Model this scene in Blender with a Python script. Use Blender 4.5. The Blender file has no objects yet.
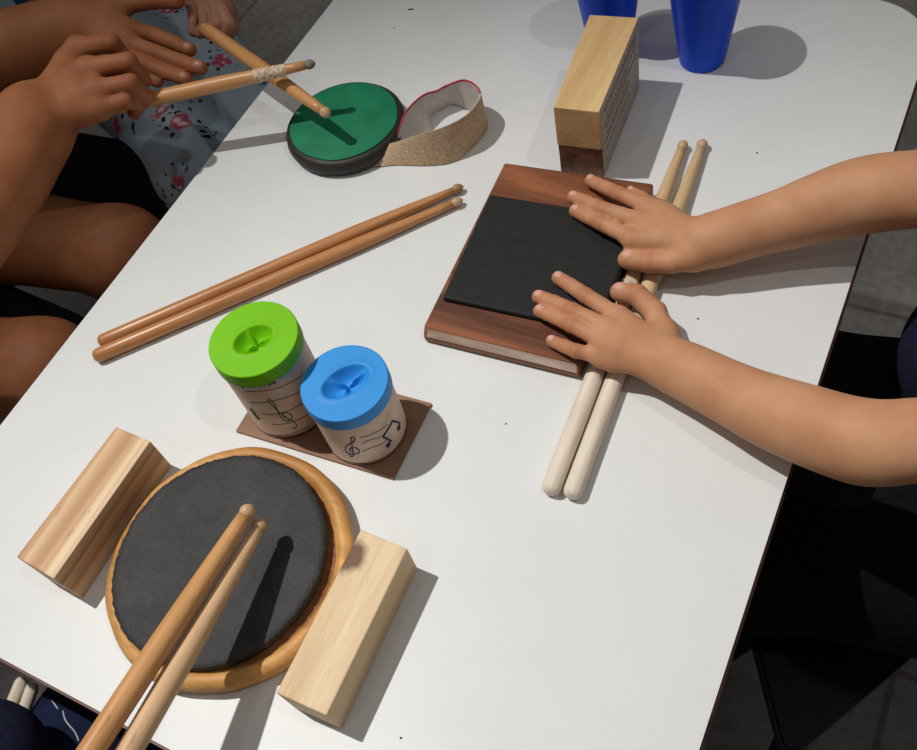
import bpy, bmesh, math, random
import numpy as np
from mathutils import Vector, Matrix
random.seed(7); rng = np.random.default_rng(7)
S = bpy.context.scene
COL = S.collection
TZ = 0.74                      # table top height

# ------------------------------------------------------------------ camera
F = 943.0
def _n(v): v = np.array(v, float); return v/np.linalg.norm(v)
_Z = -_n([191.5, -625, -F]); _Y = _n([915.5, 1704, -F]); _Y = _n(_Y-_Y.dot(_Z)*_Z); _X = np.cross(_Y, _Z)
RM = np.array([_X, _Y, _Z]); CAM = np.array([0, 0, TZ+0.70])
cd = bpy.data.cameras.new('camera'); cam = bpy.data.objects.new('camera', cd); COL.objects.link(cam)
cd.sensor_width = 36; cd.lens = F*36/917; cd.clip_start = 0.01
M4 = Matrix([list(RM[i])+[CAM[i]] for i in range(3)]+[[0, 0, 0, 1]])
cam.matrix_world = M4
S.camera = cam
# ------------------------------------------------------------------ view, world, lamps
S.view_settings.view_transform = 'Standard'; S.view_settings.look = 'None'
S.view_settings.gamma = 1; S.view_settings.use_curve_mapping = False
S.view_settings.exposure = 0.02
W = bpy.data.worlds.new('world'); S.world = W; W.use_nodes = True
W.node_tree.nodes['Background'].inputs[0].default_value = (0.80, 0.775, 0.75, 1)
W.node_tree.nodes['Background'].inputs[1].default_value = 0.29
def spot(name, loc, target, energy, size, blend, rad, col):
    l = bpy.data.lights.new(name, 'SPOT'); l.energy = energy; l.spot_size = math.radians(size); l.spot_blend = blend
    l.shadow_soft_size = rad; l.color = col
    o = bpy.data.objects.new(name, l); COL.objects.link(o); o.location = loc
    o.rotation_euler = (Vector(target)-Vector(loc)).to_track_quat('-Z', 'Y').to_euler()
    return o
spot('spot_lamp', (-1.62, 0.22, TZ+2.8), (-0.10, 0.04, TZ), 312, 42, 1.0, 0.026, (1, 0.98, 0.95))
spot('spot_lamp', (0.75, 0.45, TZ+2.2), (-0.35, 0.10, TZ), 20, 105, 0.8, 0.03, (1, 0.97, 0.94))
spot('spot_lamp', (-0.75, -1.0, TZ+2.2), (-0.3, 0.35, TZ), 7, 100, 0.8, 0.035, (1, 0.97, 0.94))

# ------------------------------------------------------------------ measuring helper
def at(px, py, z):
    """the point of the room at height z seen at a measured spot of the photograph"""
    d = RM @ np.array([px-458.5, -(py-375.0), -F]); t = (z-CAM[2])/d[2]; return CAM+t*d
def depth(p): return -float((RM.T @ (np.array(p)-CAM))[2])
def on_cyl(px, py, cx, cy, r):
    """angle and height where the line of sight meets a standing cylinder"""
    d = RM @ np.array([px-458.5, -(py-375.0), -F]); o = CAM-np.array([cx, cy, 0])
    a = d[0]**2+d[1]**2; b = 2*(o[0]*d[0]+o[1]*d[1]); c = o[0]**2+o[1]**2-r*r
    q = b*b-4*a*c; t = (-b-math.sqrt(max(q, 0)))/(2*a); p = o+t*d
    return math.atan2(p[1], p[0]), p[2]

# ------------------------------------------------------------------ materials
def new_mat(name, rough=0.6, spec=0.4):
    m = bpy.data.materials.new(name); m.use_nodes = True; nt = m.node_tree
    b = nt.nodes['Principled BSDF']; b.inputs['Roughness'].default_value = rough
    b.inputs['Specular IOR Level'].default_value = spec
    return m, nt, b
def N(nt, t, **k):
    n = nt.nodes.new(t)
    for a, v in k.items():
        if a in n.inputs: n.inputs[a].default_value = v
        else: setattr(n, a, v)
    return n
def ramp(nt, fac, stops):
    r = nt.nodes.new('ShaderNodeValToRGB'); e = r.color_ramp.elements
    while len(e) < len(stops): e.new(0.5)
    for i, (p, c) in enumerate(stops): e[i].position = p; e[i].color = (*c, 1)
    nt.links.new(fac, r.inputs[0]); return r.outputs[0]
def coords(nt, scale=(1, 1, 1), kind='Object', rot=(0, 0, 0)):
    tc = nt.nodes.new('ShaderNodeTexCoord'); mp = nt.nodes.new('ShaderNodeMapping')
    mp.inputs['Scale'].default_value = scale; mp.inputs['Rotation'].default_value = rot
    nt.links.new(tc.outputs[kind], mp.inputs[0]); return mp.outputs[0]
def bump(nt, b, h, strength=0.3, dist=0.001):
    n = nt.nodes.new('ShaderNodeBump'); n.inputs['Strength'].default_value = strength; n.inputs['Distance'].default_value = dist
    nt.links.new(h, n.inputs['Height']); nt.links.new(n.outputs[0], b.inputs['Normal'])
def mixc(nt, fac, a, b_, mode='MIX'):
    m = nt.nodes.new('ShaderNodeMix'); m.data_type = 'RGBA'; m.blend_type = mode
    if isinstance(fac, (int, float)): m.inputs[0].default_value = fac
    else: nt.links.new(fac, m.inputs[0])
    for i, v in ((6, a), (7, b_)):
        if isinstance(v, tuple): m.inputs[i].default_value = (*v, 1)
        else: nt.links.new(v, m.inputs[i])
    return m.outputs[2]
def plain(name, c, rough=0.6, var=0.12, scale=60, bmp=0.15, spec=0.4):
    m, nt, b = new_mat(name, rough, spec)
    n = N(nt, 'ShaderNodeTexNoise', Scale=scale, Detail=5.0); nt.links.new(coords(nt), n.inputs['Vector'])
    c2 = tuple(x*(1-var) for x in c); c3 = tuple(min(1, x*(1+var)) for x in c)
    nt.links.new(ramp(nt, n.outputs[0], [(0.3, c2), (0.7, c3)]), b.inputs['Base Color'])
    if bmp: bump(nt, b, n.outputs[0], bmp, 0.0006)
    return m
def wood(name, c1, c2, axis=1, fine=90, rings=25, rough=0.5, spec=0.35, knot=None, streak=0.6, c3=None, along=0.07):
    m, nt, b = new_mat(name, rough, spec)
    sc = [1.0, 1.0, 1.0]; sc[axis] = along
    v = coords(nt, tuple(sc))
    n1 = N(nt, 'ShaderNodeTexNoise', Scale=rings, Detail=3.0, Distortion=0.6); nt.links.new(v, n1.inputs['Vector'])
    n2 = N(nt, 'ShaderNodeTexNoise', Scale=fine*4, Detail=6.0); nt.links.new(v, n2.inputs['Vector'])
    st = [(0.32, c1), (0.66, c2)] if c3 is None else [(0.32, c1), (0.5, c2), (0.68, c3)]
    base = ramp(nt, n1.outputs[0], st)
    f = ramp(nt, n2.outputs[0], [(0.3, (1-0.45*streak,)*3), (0.6, (1, 1, 1))])
    out = mixc(nt, 0.8, base, f, 'MULTIPLY')
    n3 = N(nt, 'ShaderNodeTexNoise', Scale=120.0, Detail=3.0); nt.links.new(coords(nt, tuple(0.35 if q_ == along else 1.0 for q_ in sc)), n3.inputs['Vector'])
    out = mixc(nt, ramp(nt, n3.outputs[0], [(0.64, (0, 0, 0)), (0.74, (0.35,)*3)]), out, tuple(q_*0.55 for q_ in c1))
    if knot:
        vv = coords(nt); d = nt.nodes.new('ShaderNodeVectorMath'); d.operation = 'DISTANCE'
        nn = N(nt, 'ShaderNodeTexNoise', Scale=45.0, Detail=4.0); nt.links.new(vv, nn.inputs['Vector'])
        ad = nt.nodes.new('ShaderNodeVectorMath'); ad.operation = 'MULTIPLY_ADD'; ad.inputs[1].default_value = (0.022,)*3
        nt.links.new(nn.outputs['Color'], ad.inputs[0]); nt.links.new(vv, ad.inputs[2])
        nt.links.new(ad.outputs[0], d.inputs[0]); d.inputs[1].default_value = (knot[0]+.011, knot[1]+.011, knot[2]+.011)
        kf = ramp(nt, d.outputs['Value'], [(knot[3]*0.6, (0.9,)*3), (knot[3], (0, 0, 0))])
        out = mixc(nt, kf, out, knot[4])
    nt.links.new(out, b.inputs['Base Color']); bump(nt, b, n2.outputs[0], 0.18, 0.0005)
    return m
def skin(name, c1, c2, bl=0.25):
    m, nt, b = new_mat(name, 0.6, 0.28); v = coords(nt, kind='Object')
    n1 = N(nt, 'ShaderNodeTexNoise', Scale=28.0, Detail=4.0); nt.links.new(v, n1.inputs['Vector'])
    n2 = N(nt, 'ShaderNodeTexVoronoi', Scale=900.0); nt.links.new(v, n2.inputs['Vector'])
    nt.links.new(ramp(nt, n1.outputs[0], [(0.3, c2), (0.7, c1)]), b.inputs['Base Color'])
    at_ = nt.nodes.new('ShaderNodeAttribute'); at_.attribute_name = 'flush'
    base = b.inputs['Base Color'].links[0].from_socket
    nt.links.new(mixc(nt, at_.outputs['Fac'], base, (c2[0]*0.80, c2[1]*0.58, c2[2]*0.52)), b.inputs['Base Color'])
    b.inputs['Subsurface Weight'].default_value = 0.12; b.inputs['Subsurface Radius'].default_value = (1, 0.35, 0.2)
    b.inputs['Subsurface Scale'].default_value = 0.004
    al = nt.nodes.new('ShaderNodeAttribute'); al.attribute_name = 'along'
    wr = N(nt, 'ShaderNodeTexNoise', Scale=260.0, Detail=2.0); nt.links.new(v, wr.inputs['Vector'])
    ph = N(nt, 'ShaderNodeMath', operation='MULTIPLY_ADD'); nt.links.new(al.outputs['Fac'], ph.inputs[0]); ph.inputs[1].default_value = 2700.0
    w2 = N(nt, 'ShaderNodeMath', operation='MULTIPLY'); w2.inputs[1].default_value = 5.0; nt.links.new(wr.outputs[0], w2.inputs[0]); nt.links.new(w2.outputs[0], ph.inputs[2])
    si = N(nt, 'ShaderNodeMath', operation='SINE'); nt.links.new(ph.outputs[0], si.inputs[0])
    cr = ramp(nt, si.outputs[0], [(0.55, (0, 0, 0)), (0.95, (1, 1, 1))])
    ab = N(nt, 'ShaderNodeMath', operation='ABSOLUTE'); nt.links.new(al.outputs['Fac'], ab.inputs[0])
    mk = ramp(nt, ab.outputs[0], [(0.0001, (0, 0, 0)), (0.0004, (1, 1, 1)), (0.003, (1, 1, 1)), (0.0055, (0, 0, 0))])
    mu = N(nt, 'ShaderNodeMath', operation='MULTIPLY'); nt.links.new(cr, mu.inputs[0]); nt.links.new(mk, mu.inputs[1])
    mu2 = N(nt, 'ShaderNodeMath', operation='MULTIPLY'); nt.links.new(mu.outputs[0], mu2.inputs[0]); nt.links.new(at_.outputs['Fac'], mu2.inputs[1])
    mu3 = N(nt, 'ShaderNodeMath', operation='MULTIPLY'); nt.links.new(mu2.outputs[0], mu3.inputs[0]); mu3.inputs[1].default_value = 1.3
    prev = b.inputs['Base Color'].links[0].from_socket
    nt.links.new(mixc(nt, mu3.outputs[0], prev, (c2[0]*0.55, c2[1]*0.42, c2[2]*0.38)), b.inputs['Base Color'])
    sc_ = N(nt, 'ShaderNodeMath', operation='MULTIPLY_ADD'); sc_.inputs[1].default_value = -4.0
    nt.links.new(mu2.outputs[0], sc_.inputs[0]); nt.links.new(n2.outputs[0], sc_.inputs[2])
    bump(nt, b, sc_.outputs[0], bl, 0.0003); return m

MT = {}
# table laminate: white, faint smudges
m, nt, b = new_mat('white_laminate', 0.42, 0.35)
n = N(nt, 'ShaderNodeTexNoise', Scale=6.0, Detail=6.0, Roughness=0.6); nt.links.new(coords(nt), n.inputs['Vector'])
nt.links.new(ramp(nt, n.outputs[0], [(0.3, (0.69, 0.70, 0.69)), (0.7, (0.745, 0.755, 0.745))]), b.inputs['Base Color'])
MT['laminate'] = m
MT['table_edge'] = wood('table_edge_strip', (0.07, 0.028, 0.02), (0.18, 0.07, 0.05), 0)
# concrete floor with joints
m, nt, b = new_mat('concrete', 0.75, 0.25); v = coords(nt)
n1 = N(nt, 'ShaderNodeTexNoise', Scale=3.5, Detail=9.0, Roughness=0.62); nt.links.new(v, n1.inputs['Vector'])
n2 = N(nt, 'ShaderNodeTexNoise', Scale=55.0, Detail=8.0, Roughness=0.7); nt.links.new(v, n2.inputs['Vector'])
a = ramp(nt, n1.outputs[0], [(0.3, (0.34, 0.32, 0.30)), (0.7, (0.56, 0.54, 0.52))])
c = ramp(nt, n2.outputs[0], [(0.3, (0.7,)*3), (0.65, (1.1,)*3)])
o_ = mixc(nt, 1.0, a, c, 'MULTIPLY')
br = N(nt, 'ShaderNodeTexBrick', Scale=1.0); br.offset = 0.0
br.inputs['Brick Width'].default_value = 0.62; br.inputs['Row Height'].default_value = 0.62; br.inputs['Mortar Size'].default_value = 0.006
br.inputs['Mortar Smooth'].default_value = 0.4
mp = coords(nt, (1, 1, 1)); mp.node.inputs['Location'].default_value = (0.44, 0.1, 0); nt.links.new(mp, br.inputs['Vector'])
br.inputs['Color1'].default_value = (1, 1, 1, 1); br.inputs['Color2'].default_value = (0.9, 0.9, 0.9, 1); br.inputs['Mortar'].default_value = (0.6, 0.57, 0.55, 1)
nt.links.new(mixc(nt, 1.0, o_, br.outputs['Color'], 'MULTIPLY'), b.inputs['Base Color']); bump(nt, b, n2.outputs[0], 0.3, 0.002)
MT['concrete'] = m
MT['stick_brown'] = wood('lacquered_hickory', (0.42, 0.17, 0.055), (0.58, 0.27, 0.10), 0, 110, 60, 0.32, 0.5, streak=0.45)
MT['stick_tan'] = wood('worn_maple', (0.60, 0.36, 0.18), (0.74, 0.48, 0.27), 0, 110, 60, 0.45, 0.4, streak=0.35)
MT['stick_orange'] = wood('orange_hickory', (0.52, 0.24, 0.08), (0.68, 0.36, 0.14), 0, 110, 60, 0.38, 0.45, streak=0.35)
# long sticks, bleached at the thick end, tan towards the tip
m, nt, b = new_mat('bleached_maple', 0.55, 0.3)
v = coords(nt); sx = nt.nodes.new('ShaderNodeSeparateXYZ'); nt.links.new(v, sx.inputs[0])
nz = N(nt, 'ShaderNodeTexNoise', Scale=40.0, Detail=5.0); nt.links.new(coords(nt, (0.1, 1, 1)), nz.inputs['Vector'])
ma = N(nt, 'ShaderNodeMath', operation='MULTIPLY_ADD'); ma.inputs[1].default_value = 0.06; nt.links.new(nz.outputs[0], ma.inputs[0]); nt.links.new(sx.outputs[0], ma.inputs[2])
pal = ramp(nt, ma.outputs[0], [(0.17, (0.80, 0.70, 0.57)), (0.27, (0.68, 0.47, 0.26))])
n2 = N(nt, 'ShaderNodeTexNoise', Scale=300.0, Detail=5.0); nt.links.new(coords(nt, (0.06, 1, 1)), n2.inputs['Vector'])
nt.links.new(mixc(nt, 0.7, pal, ramp(nt, n2.outputs[0], [(0.3, (0.72,)*3), (0.6, (1,)*3)]), 'MULTIPLY'), b.inputs['Base Color'])
MT['stick_bleached'] = m
MT['tip_grey'] = plain('worn_tip', (0.24, 0.20, 0.15), 0.6, 0.25, 200)
MT['tip_tan'] = plain('tan_tip', (0.56, 0.36, 0.20), 0.4, 0.12, 150)
MT['tip_brown'] = plain('brown_tip', (0.36, 0.20, 0.10), 0.4, 0.12, 150)
MT['tip_pale'] = plain('scuffed_white_neck', (0.72, 0.66, 0.56), 0.6, 0.12, 200)
MT['tape'] = plain('frayed_tape', (0.62, 0.50, 0.36), 0.8, 0.35, 260, 0.8)
MT['block_pale'] = wood('pale_pine', (0.68, 0.47, 0.26), (0.88, 0.70, 0.45), 1, 90, 28, 0.55, 0.3, knot=(-0.0186, 0.0451, 0.04, 0.0145, (0.12, 0.04, 0.018)), streak=0.3)
MT['block_stripe'] = wood('striped_pine', (0.40, 0.19, 0.08), (0.66, 0.42, 0.23), 1, 90, 55, 0.55, 0.3, streak=0.2, c3=(0.84, 0.64, 0.42), along=0.012)
MT['block_honey'] = wood('honey_pine', (0.62, 0.38, 0.16), (0.80, 0.56, 0.28), 1, 90, 30, 0.45, 0.4, streak=0.3)
MT['block_dark'] = wood('dark_hardwood', (0.13, 0.05, 0.025), (0.30, 0.14, 0.07), 1, 70, 50, 0.45, 0.4, streak=0.8)
MT['board'] = wood('mahogany_board', (0.11, 0.035, 0.016), (0.34, 0.12, 0.05), 0, 70, 34, 0.48, 0.35, streak=0.8)
MT['board_edge'] = wood('worn_bevel', (0.34, 0.22, 0.16), (0.66, 0.53, 0.44), 0, 70, 80, 0.6, 0.3, streak=0.7)
MT['plate'] = wood('carved_plate_wood', (0.44, 0.19, 0.045), (0.72, 0.38, 0.12), 0, 60, 26, 0.52, 0.35, streak=0.6)
MT['plate_shade'] = wood('shaded_plate_wood', (0.18, 0.07, 0.03), (0.34, 0.14, 0.06), 0, 60, 26, 0.6, 0.3)  # plate wood darkened, shade of the groove put into the colour
# granular black rubber, paler where it is beaten
m, nt, b = new_mat('speckled_rubber', 0.6, 0.45); v = coords(nt)
n1 = N(nt, 'ShaderNodeTexNoise', Scale=30.0, Detail=8.0, Roughness=0.7); nt.links.new(v, n1.inputs['Vector'])
n2 = N(nt, 'ShaderNodeTexVoronoi', Scale=420.0); nt.links.new(v, n2.inputs['Vector'])
n3 = N(nt, 'ShaderNodeTexNoise', Scale=620.0, Detail=5.0); nt.links.new(v, n3.inputs['Vector'])
a = ramp(nt, n1.outputs[0], [(0.3, (0.011, 0.012, 0.012)), (0.7, (0.040, 0.040, 0.040))])
sp = ramp(nt, n3.outputs[0], [(0.60, (0, 0, 0)), (0.75, (0.5,)*3)])
nt.links.new(mixc(nt, sp, a, (0.20, 0.20, 0.19)), b.inputs['Base Color']); bump(nt, b, n3.outputs[0], 0.6, 0.0015)
MT['rubber_disc'] = m
MT['rubber_flat'] = plain('black_rubber_sheet', (0.0075, 0.0085, 0.0085), 0.7, 0.3, 90, 0.15)
MT['rubber_rim'] = plain('brown_black_rubber', (0.026, 0.021, 0.018), 0.55, 0.2, 90, 0.2)
MT['green_felt'] = plain('green_rubber', (0.004, 0.19, 0.085), 0.7, 0.16, 40, 0.12)
MT['burlap'] = plain('tan_loop_fabric', (0.50, 0.36, 0.23), 0.95, 0.35, 520, 1.0)
MT['white_felt'] = plain('grubby_white_lining', (0.60, 0.54, 0.50), 0.9, 0.12, 60, 0.2)
MT['red_thread'] = plain('red_piping', (0.55, 0.03, 0.04), 0.7, 0.2, 300)
MT['lime'] = plain('lime_plastic', (0.175, 0.52, 0.0005), 0.55, 0.05, 20, 0.05, 0.25)
MT['sky'] = plain('sky_blue_plastic', (0.03, 0.29, 0.74), 0.5, 0.05, 20, 0.05, 0.3)
MT['paper'] = wood('printed_kraft_wrap', (0.64, 0.47, 0.35), (0.84, 0.66, 0.52), 0, 50, 30, 0.55, 0.35, streak=0.25)
MT['green_ink'] = plain('green_ink', (0.02, 0.13, 0.03), 0.5, 0.1); MT['blue_ink'] = plain('blue_ink', (0.015, 0.02, 0.12), 0.5, 0.1)
MT['line_ink'] = plain('brown_ink', (0.17, 0.10, 0.07), 0.6, 0.1); MT['black_ink'] = plain('black_ink', (0.01, 0.01, 0.012), 0.6, 0.1)
MT['white_label'] = plain('white_rim_paper', (0.5, 0.53, 0.6), 0.6, 0.06)
MT['hardboard'] = wood('hardboard', (0.24, 0.13, 0.08), (0.33, 0.19, 0.12), 0, 40, 14, 0.6, 0.25, streak=0.3)
MT['page'] = plain('printed_page', (0.44, 0.38, 0.33), 0.7, 0.08, 30)
MT['print'] = plain('dark_print', (0.06, 0.05, 0.05), 0.7, 0.1)
m, nt, b = new_mat('blue_plastic', 0.22, 0.5); b.inputs['Base Color'].default_value = (0.006, 0.042, 0.52, 1)
n = N(nt, 'ShaderNodeTexNoise', Scale=14.0); nt.links.new(coords(nt), n.inputs['Vector'])
nt.links.new(ramp(nt, n.outputs[0], [(0.3, (0.012, 0.08, 0.72)), (0.7, (0.025, 0.12, 0.90))]), b.inputs['Base Color'])
b.inputs['Transmission Weight'].default_value = 0.25; b.inputs['IOR'].default_value = 1.2; MT['cup'] = m
MT['skin_child'] = skin('light_brown_skin', (0.60, 0.315, 0.175), (0.50, 0.235, 0.12))
MT['skin_adult'] = skin('tanned_skin', (0.38, 0.145, 0.060), (0.30, 0.105, 0.042))
MT['skin_adult2'] = skin('brown_skin', (0.34, 0.165, 0.10), (0.26, 0.115, 0.07))
MT['nail_child'] = plain('pink_nail', (0.66, 0.36, 0.27), 0.6, 0.05, 40, 0)
MT['nail_adult'] = plain('tan_nail', (0.46, 0.22, 0.15), 0.35, 0.05, 40, 0)
MT['navy'] = plain('navy_cotton', (0.012, 0.014, 0.035), 0.9, 0.25, 160, 0.4, 0.2)
MT['black_cloth'] = plain('black_cotton', (0.006, 0.006, 0.007), 0.95, 0.3, 160, 0.4, 0.1)
MT['black_plastic'] = plain('black_plastic', (0.005, 0.0052, 0.0055), 0.5, 0.2, 30, 0.03, 0.15)
MT['steel'] = plain('dark_steel', (0.10, 0.10, 0.10), 0.35, 0.1, 30, 0)
MT['denim'] = plain('blue_denim', (0.0045, 0.010, 0.036), 0.85, 0.6, 30, 0.5, 0.2)
MT['thread'] = plain('white_thread', (0.55, 0.55, 0.55), 0.9)
MT['hair'] = plain('dark_hair', (0.012, 0.008, 0.006), 0.5, 0.3, 200, 0.6)
MT['eye'] = plain('dark_eye', (0.02, 0.012, 0.01), 0.2, 0.1)
# floral cloth
def floral(name, base1, base2, sc=20.0, k=1.0):
    m, nt, b = new_mat(name, 0.9, 0.15); v = coords(nt)
    nz = N(nt, 'ShaderNodeTexNoise', Scale=60.0, Detail=3.0); nt.links.new(v, nz.inputs['Vector'])
    ad = nt.nodes.new('ShaderNodeVectorMath'); ad.operation = 'MULTIPLY_ADD'; ad.inputs[1].default_value = (0.02*k,)*3
    nt.links.new(nz.outputs['Color'], ad.inputs[0]); nt.links.new(v, ad.inputs[2])
    n0 = N(nt, 'ShaderNodeTexNoise', Scale=9.0, Detail=3.0); nt.links.new(v, n0.inputs['Vector'])
    base = ramp(nt, n0.outputs[0], [(0.35, base1), (0.65, base2)])
    v1 = N(nt, 'ShaderNodeTexVoronoi', Scale=sc); nt.links.new(ad.outputs[0], v1.inputs['Vector'])
    f1 = ramp(nt, v1.outputs['Distance'], [(0.22, (1, 1, 1)), (0.27, (0, 0, 0))])
    v2 = N(nt, 'ShaderNodeTexVoronoi', Scale=sc*4.2); nt.links.new(ad.outputs[0], v2.inputs['Vector'])
    ring = ramp(nt, v1.outputs['Distance'], [(0.24, (0, 0, 0)), (0.30, (1, 1, 1)), (0.46, (1, 1, 1)), (0.50, (0, 0, 0))])
    leaf = ramp(nt, v2.outputs['Distance'], [(0.24, (1, 1, 1)), (0.32, (0, 0, 0))])
    lf = mixc(nt, 1.0, ring, leaf, 'MULTIPLY')
    petal = ramp(nt, v2.outputs['Distance'], [(0.25, (0.75, 0.60, 0.58)), (0.45, (0.50, 0.10, 0.17))])
    o1 = mixc(nt, lf, base, (0.015, 0.022, 0.035)); o2 = mixc(nt, f1, o1, petal)
    nt.links.new(o2, b.inputs['Base Color']); return m
MT['floral'] = floral('floral_cotton', (0.34, 0.44, 0.52), (0.43, 0.52, 0.58), 17)
MT['teal_print'] = floral('teal_print', (0.01, 0.09, 0.16), (0.02, 0.13, 0.22), 35)
MT['wall'] = plain('grey_plaster', (0.55, 0.55, 0.55), 0.9, 0.05, 8)
MT['crumb'] = plain('black_crumb', (0.02, 0.018, 0.016), 0.8)

# ------------------------------------------------------------------ object helpers
def tag(o, label=None, cat=None, group=None, kind=None):
    if label: o['label'] = label
    if cat: o['category'] = cat
    if group: o['group'] = group
    if kind: o['kind'] = kind
    return o
def empty(name, loc, rz=0, **k):
    o = bpy.data.objects.new(name, None); o.empty_display_size = 0.02; COL.objects.link(o)
    o.location = loc; o.rotation_euler = (0, 0, rz); return tag(o, **k)
def obj(name, verts, faces, mat, parent=None, smooth=True, loc=(0, 0, 0), **k):
    me = bpy.data.meshes.new(name); me.from_pydata([tuple(map(float, v)) for v in verts], [], [tuple(map(int, f)) for f in faces]); me.update()
    for mm in (mat if isinstance(mat, list) else [mat]): me.materials.append(mm)
    if smooth: me.shade_smooth()
    o = bpy.data.objects.new(name, me); COL.objects.link(o); o.location = loc
    if parent: o.parent = parent
    return tag(o, **k)
def obj_bm(name, bm, mat, parent=None, smooth=False, **k):
    bmesh.ops.recalc_face_normals(bm, faces=bm.faces)
    me = bpy.data.meshes.new(name); bm.to_mesh(me); bm.free(); me.materials.append(mat)
    if smooth: me.shade_smooth()
    o = bpy.data.objects.new(name, me); COL.objects.link(o)
    if parent: o.parent = parent
    return tag(o, **k)
def edge_split(o, ang=35):
    md = o.modifiers.new('edges', 'EDGE_SPLIT'); md.split_angle = math.radians(ang)
def prism(poly, z0, z1, bev=0.001, seg=2, jitter=0):
    """upright prism over a polygon, edges bevelled"""
    bm = bmesh.new(); n = len(poly)
    lo = [bm.verts.new((x, y, z0)) for x, y in poly]; hi = [bm.verts.new((x, y, z1)) for x, y in poly]
    bm.faces.new(lo[::-1]); bm.faces.new(hi)
    for i in range(n): bm.faces.new((lo[i], lo[(i+1) % n], hi[(i+1) % n], hi[i]))
    if bev: bmesh.ops.bevel(bm, geom=bm.edges[:], offset=bev, segments=seg, affect='EDGES', profile=0.6, clamp_overlap=True)
    return bm
def box(cx, cy, sx, sy, z0, z1, bev=0.001, seg=2):
    return prism([(cx-sx/2, cy-sy/2), (cx+sx/2, cy-sy/2), (cx+sx/2, cy+sy/2), (cx-sx/2, cy+sy/2)], z0, z1, bev, seg)
def lathe(prof, n=64, axis='z', rfun=None):
    """prof: (radius, height) pairs; radius 0 closes the end"""
    V, Fc = [], []; rings = []
    for r, h in prof:
        if r <= 1e-7: rings.append([len(V)]); V.append((0, 0, h))
        else:
            ids = []
            for i in range(n):
                a = 2*math.pi*i/n; rr = r*(rfun(a, h) if rfun else 1); ids.append(len(V)); V.append((rr*math.cos(a), rr*math.sin(a), h))
            rings.append(ids)
    for A, B in zip(rings, rings[1:]):
        if len(A) == 1 and len(B) == 1: continue
        for i in range(n):
            j = (i+1) % n
            if len(A) == 1: Fc.append((A[0], B[j], B[i]))
            elif len(B) == 1: Fc.append((A[i], A[j], B[0]))
            else: Fc.append((A[i], A[j], B[j], B[i]))
    if axis == 'x': V = [(z, x, y) for x, y, z in V]
    return V, Fc
def tube(pts, r, n=8, closed=False):
    P = [Vector(p) for p in pts]; V, Fc = [], []; up = Vector((0, 0, 1)); R = r if hasattr(r, '__len__') else [r]*len(P)
    for i, p in enumerate(P):
        t = (P[min(i+1, len(P)-1)]-P[max(i-1, 0)]).normalized()
        u = t.cross(up); u = (t.cross(Vector((1, 0, 0))) if u.length < 1e-3 else u).normalized(); w = u.cross(t)
        for k in range(n):
            a = 2*math.pi*k/n; V.append(p+u*math.cos(a)*R[i]+w*math.sin(a)*R[i])
    for i in range(len(P)-1):
        for k in range(n):
            j = (k+1) % n; Fc.append((i*n+k, i*n+j, (i+1)*n+j, (i+1)*n+k))
    Fc.append(tuple(range(n))[::-1]); Fc.append(tuple((len(P)-1)*n+k for k in range(n)))
    return V, Fc
def spline(pts, m=8):
    P = [np.array(p, float) for p in pts]; P = [2*P[0]-P[1]]+P+[2*P[-1]-P[-2]]; out = []
    for i in range(1, len(P)-2):
        a, b_, c, d = P[i-1:i+3]
        for t in np.linspace(0, 1, m, endpoint=False):
            out.append(0.5*((2*b_)+(c-a)*t+(2*a-5*b_+4*c-d)*t*t+(3*b_-a-3*c+d)*t**3))
    out.append(P[-2]); return out

# ------------------------------------------------------------------ soft bodies: blended tapered limbs -> one surface
def field(grid_o, h, shape, cones, k):
    D = np.full(shape, 0.2, np.float32)
    for a, ra, b_, rb in cones:
        a = np.array(a, float); b_ = np.array(b_, float); mg = max(ra, rb)+max(0.012, k*1.5, h*4)
        lo = np.maximum(np.floor((np.minimum(a, b_)-mg-grid_o)/h).astype(int), 0)
        hi = np.minimum(np.ceil((np.maximum(a, b_)+mg-grid_o)/h).astype(int)+1, shape)
        if (hi <= lo).any(): continue
        ax = [grid_o[i]+h*np.arange(lo[i], hi[i]) for i in range(3)]
        X, Y, Z = np.meshgrid(*ax, indexing='ij')
        ab = b_-a; L2 = max(ab.dot(ab), 1e-12)
        t = np.clip(((X-a[0])*ab[0]+(Y-a[1])*ab[1]+(Z-a[2])*ab[2])/L2, 0, 1)
        d = np.sqrt((X-a[0]-t*ab[0])**2+(Y-a[1]-t*ab[1])**2+(Z-a[2]-t*ab[2])**2)-(ra+(rb-ra)*t)
        sl = tuple(slice(lo[i], hi[i]) for i in range(3)); D[sl] = smin(D[sl], d.astype(np.float32), k)
    return D
def smin(a, b_, k):
    if k <= 0: return np.minimum(a, b_)
    q = np.maximum(k-np.abs(a-b_), 0)/k
    return np.minimum(a, b_)-q*q*k*0.25
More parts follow.
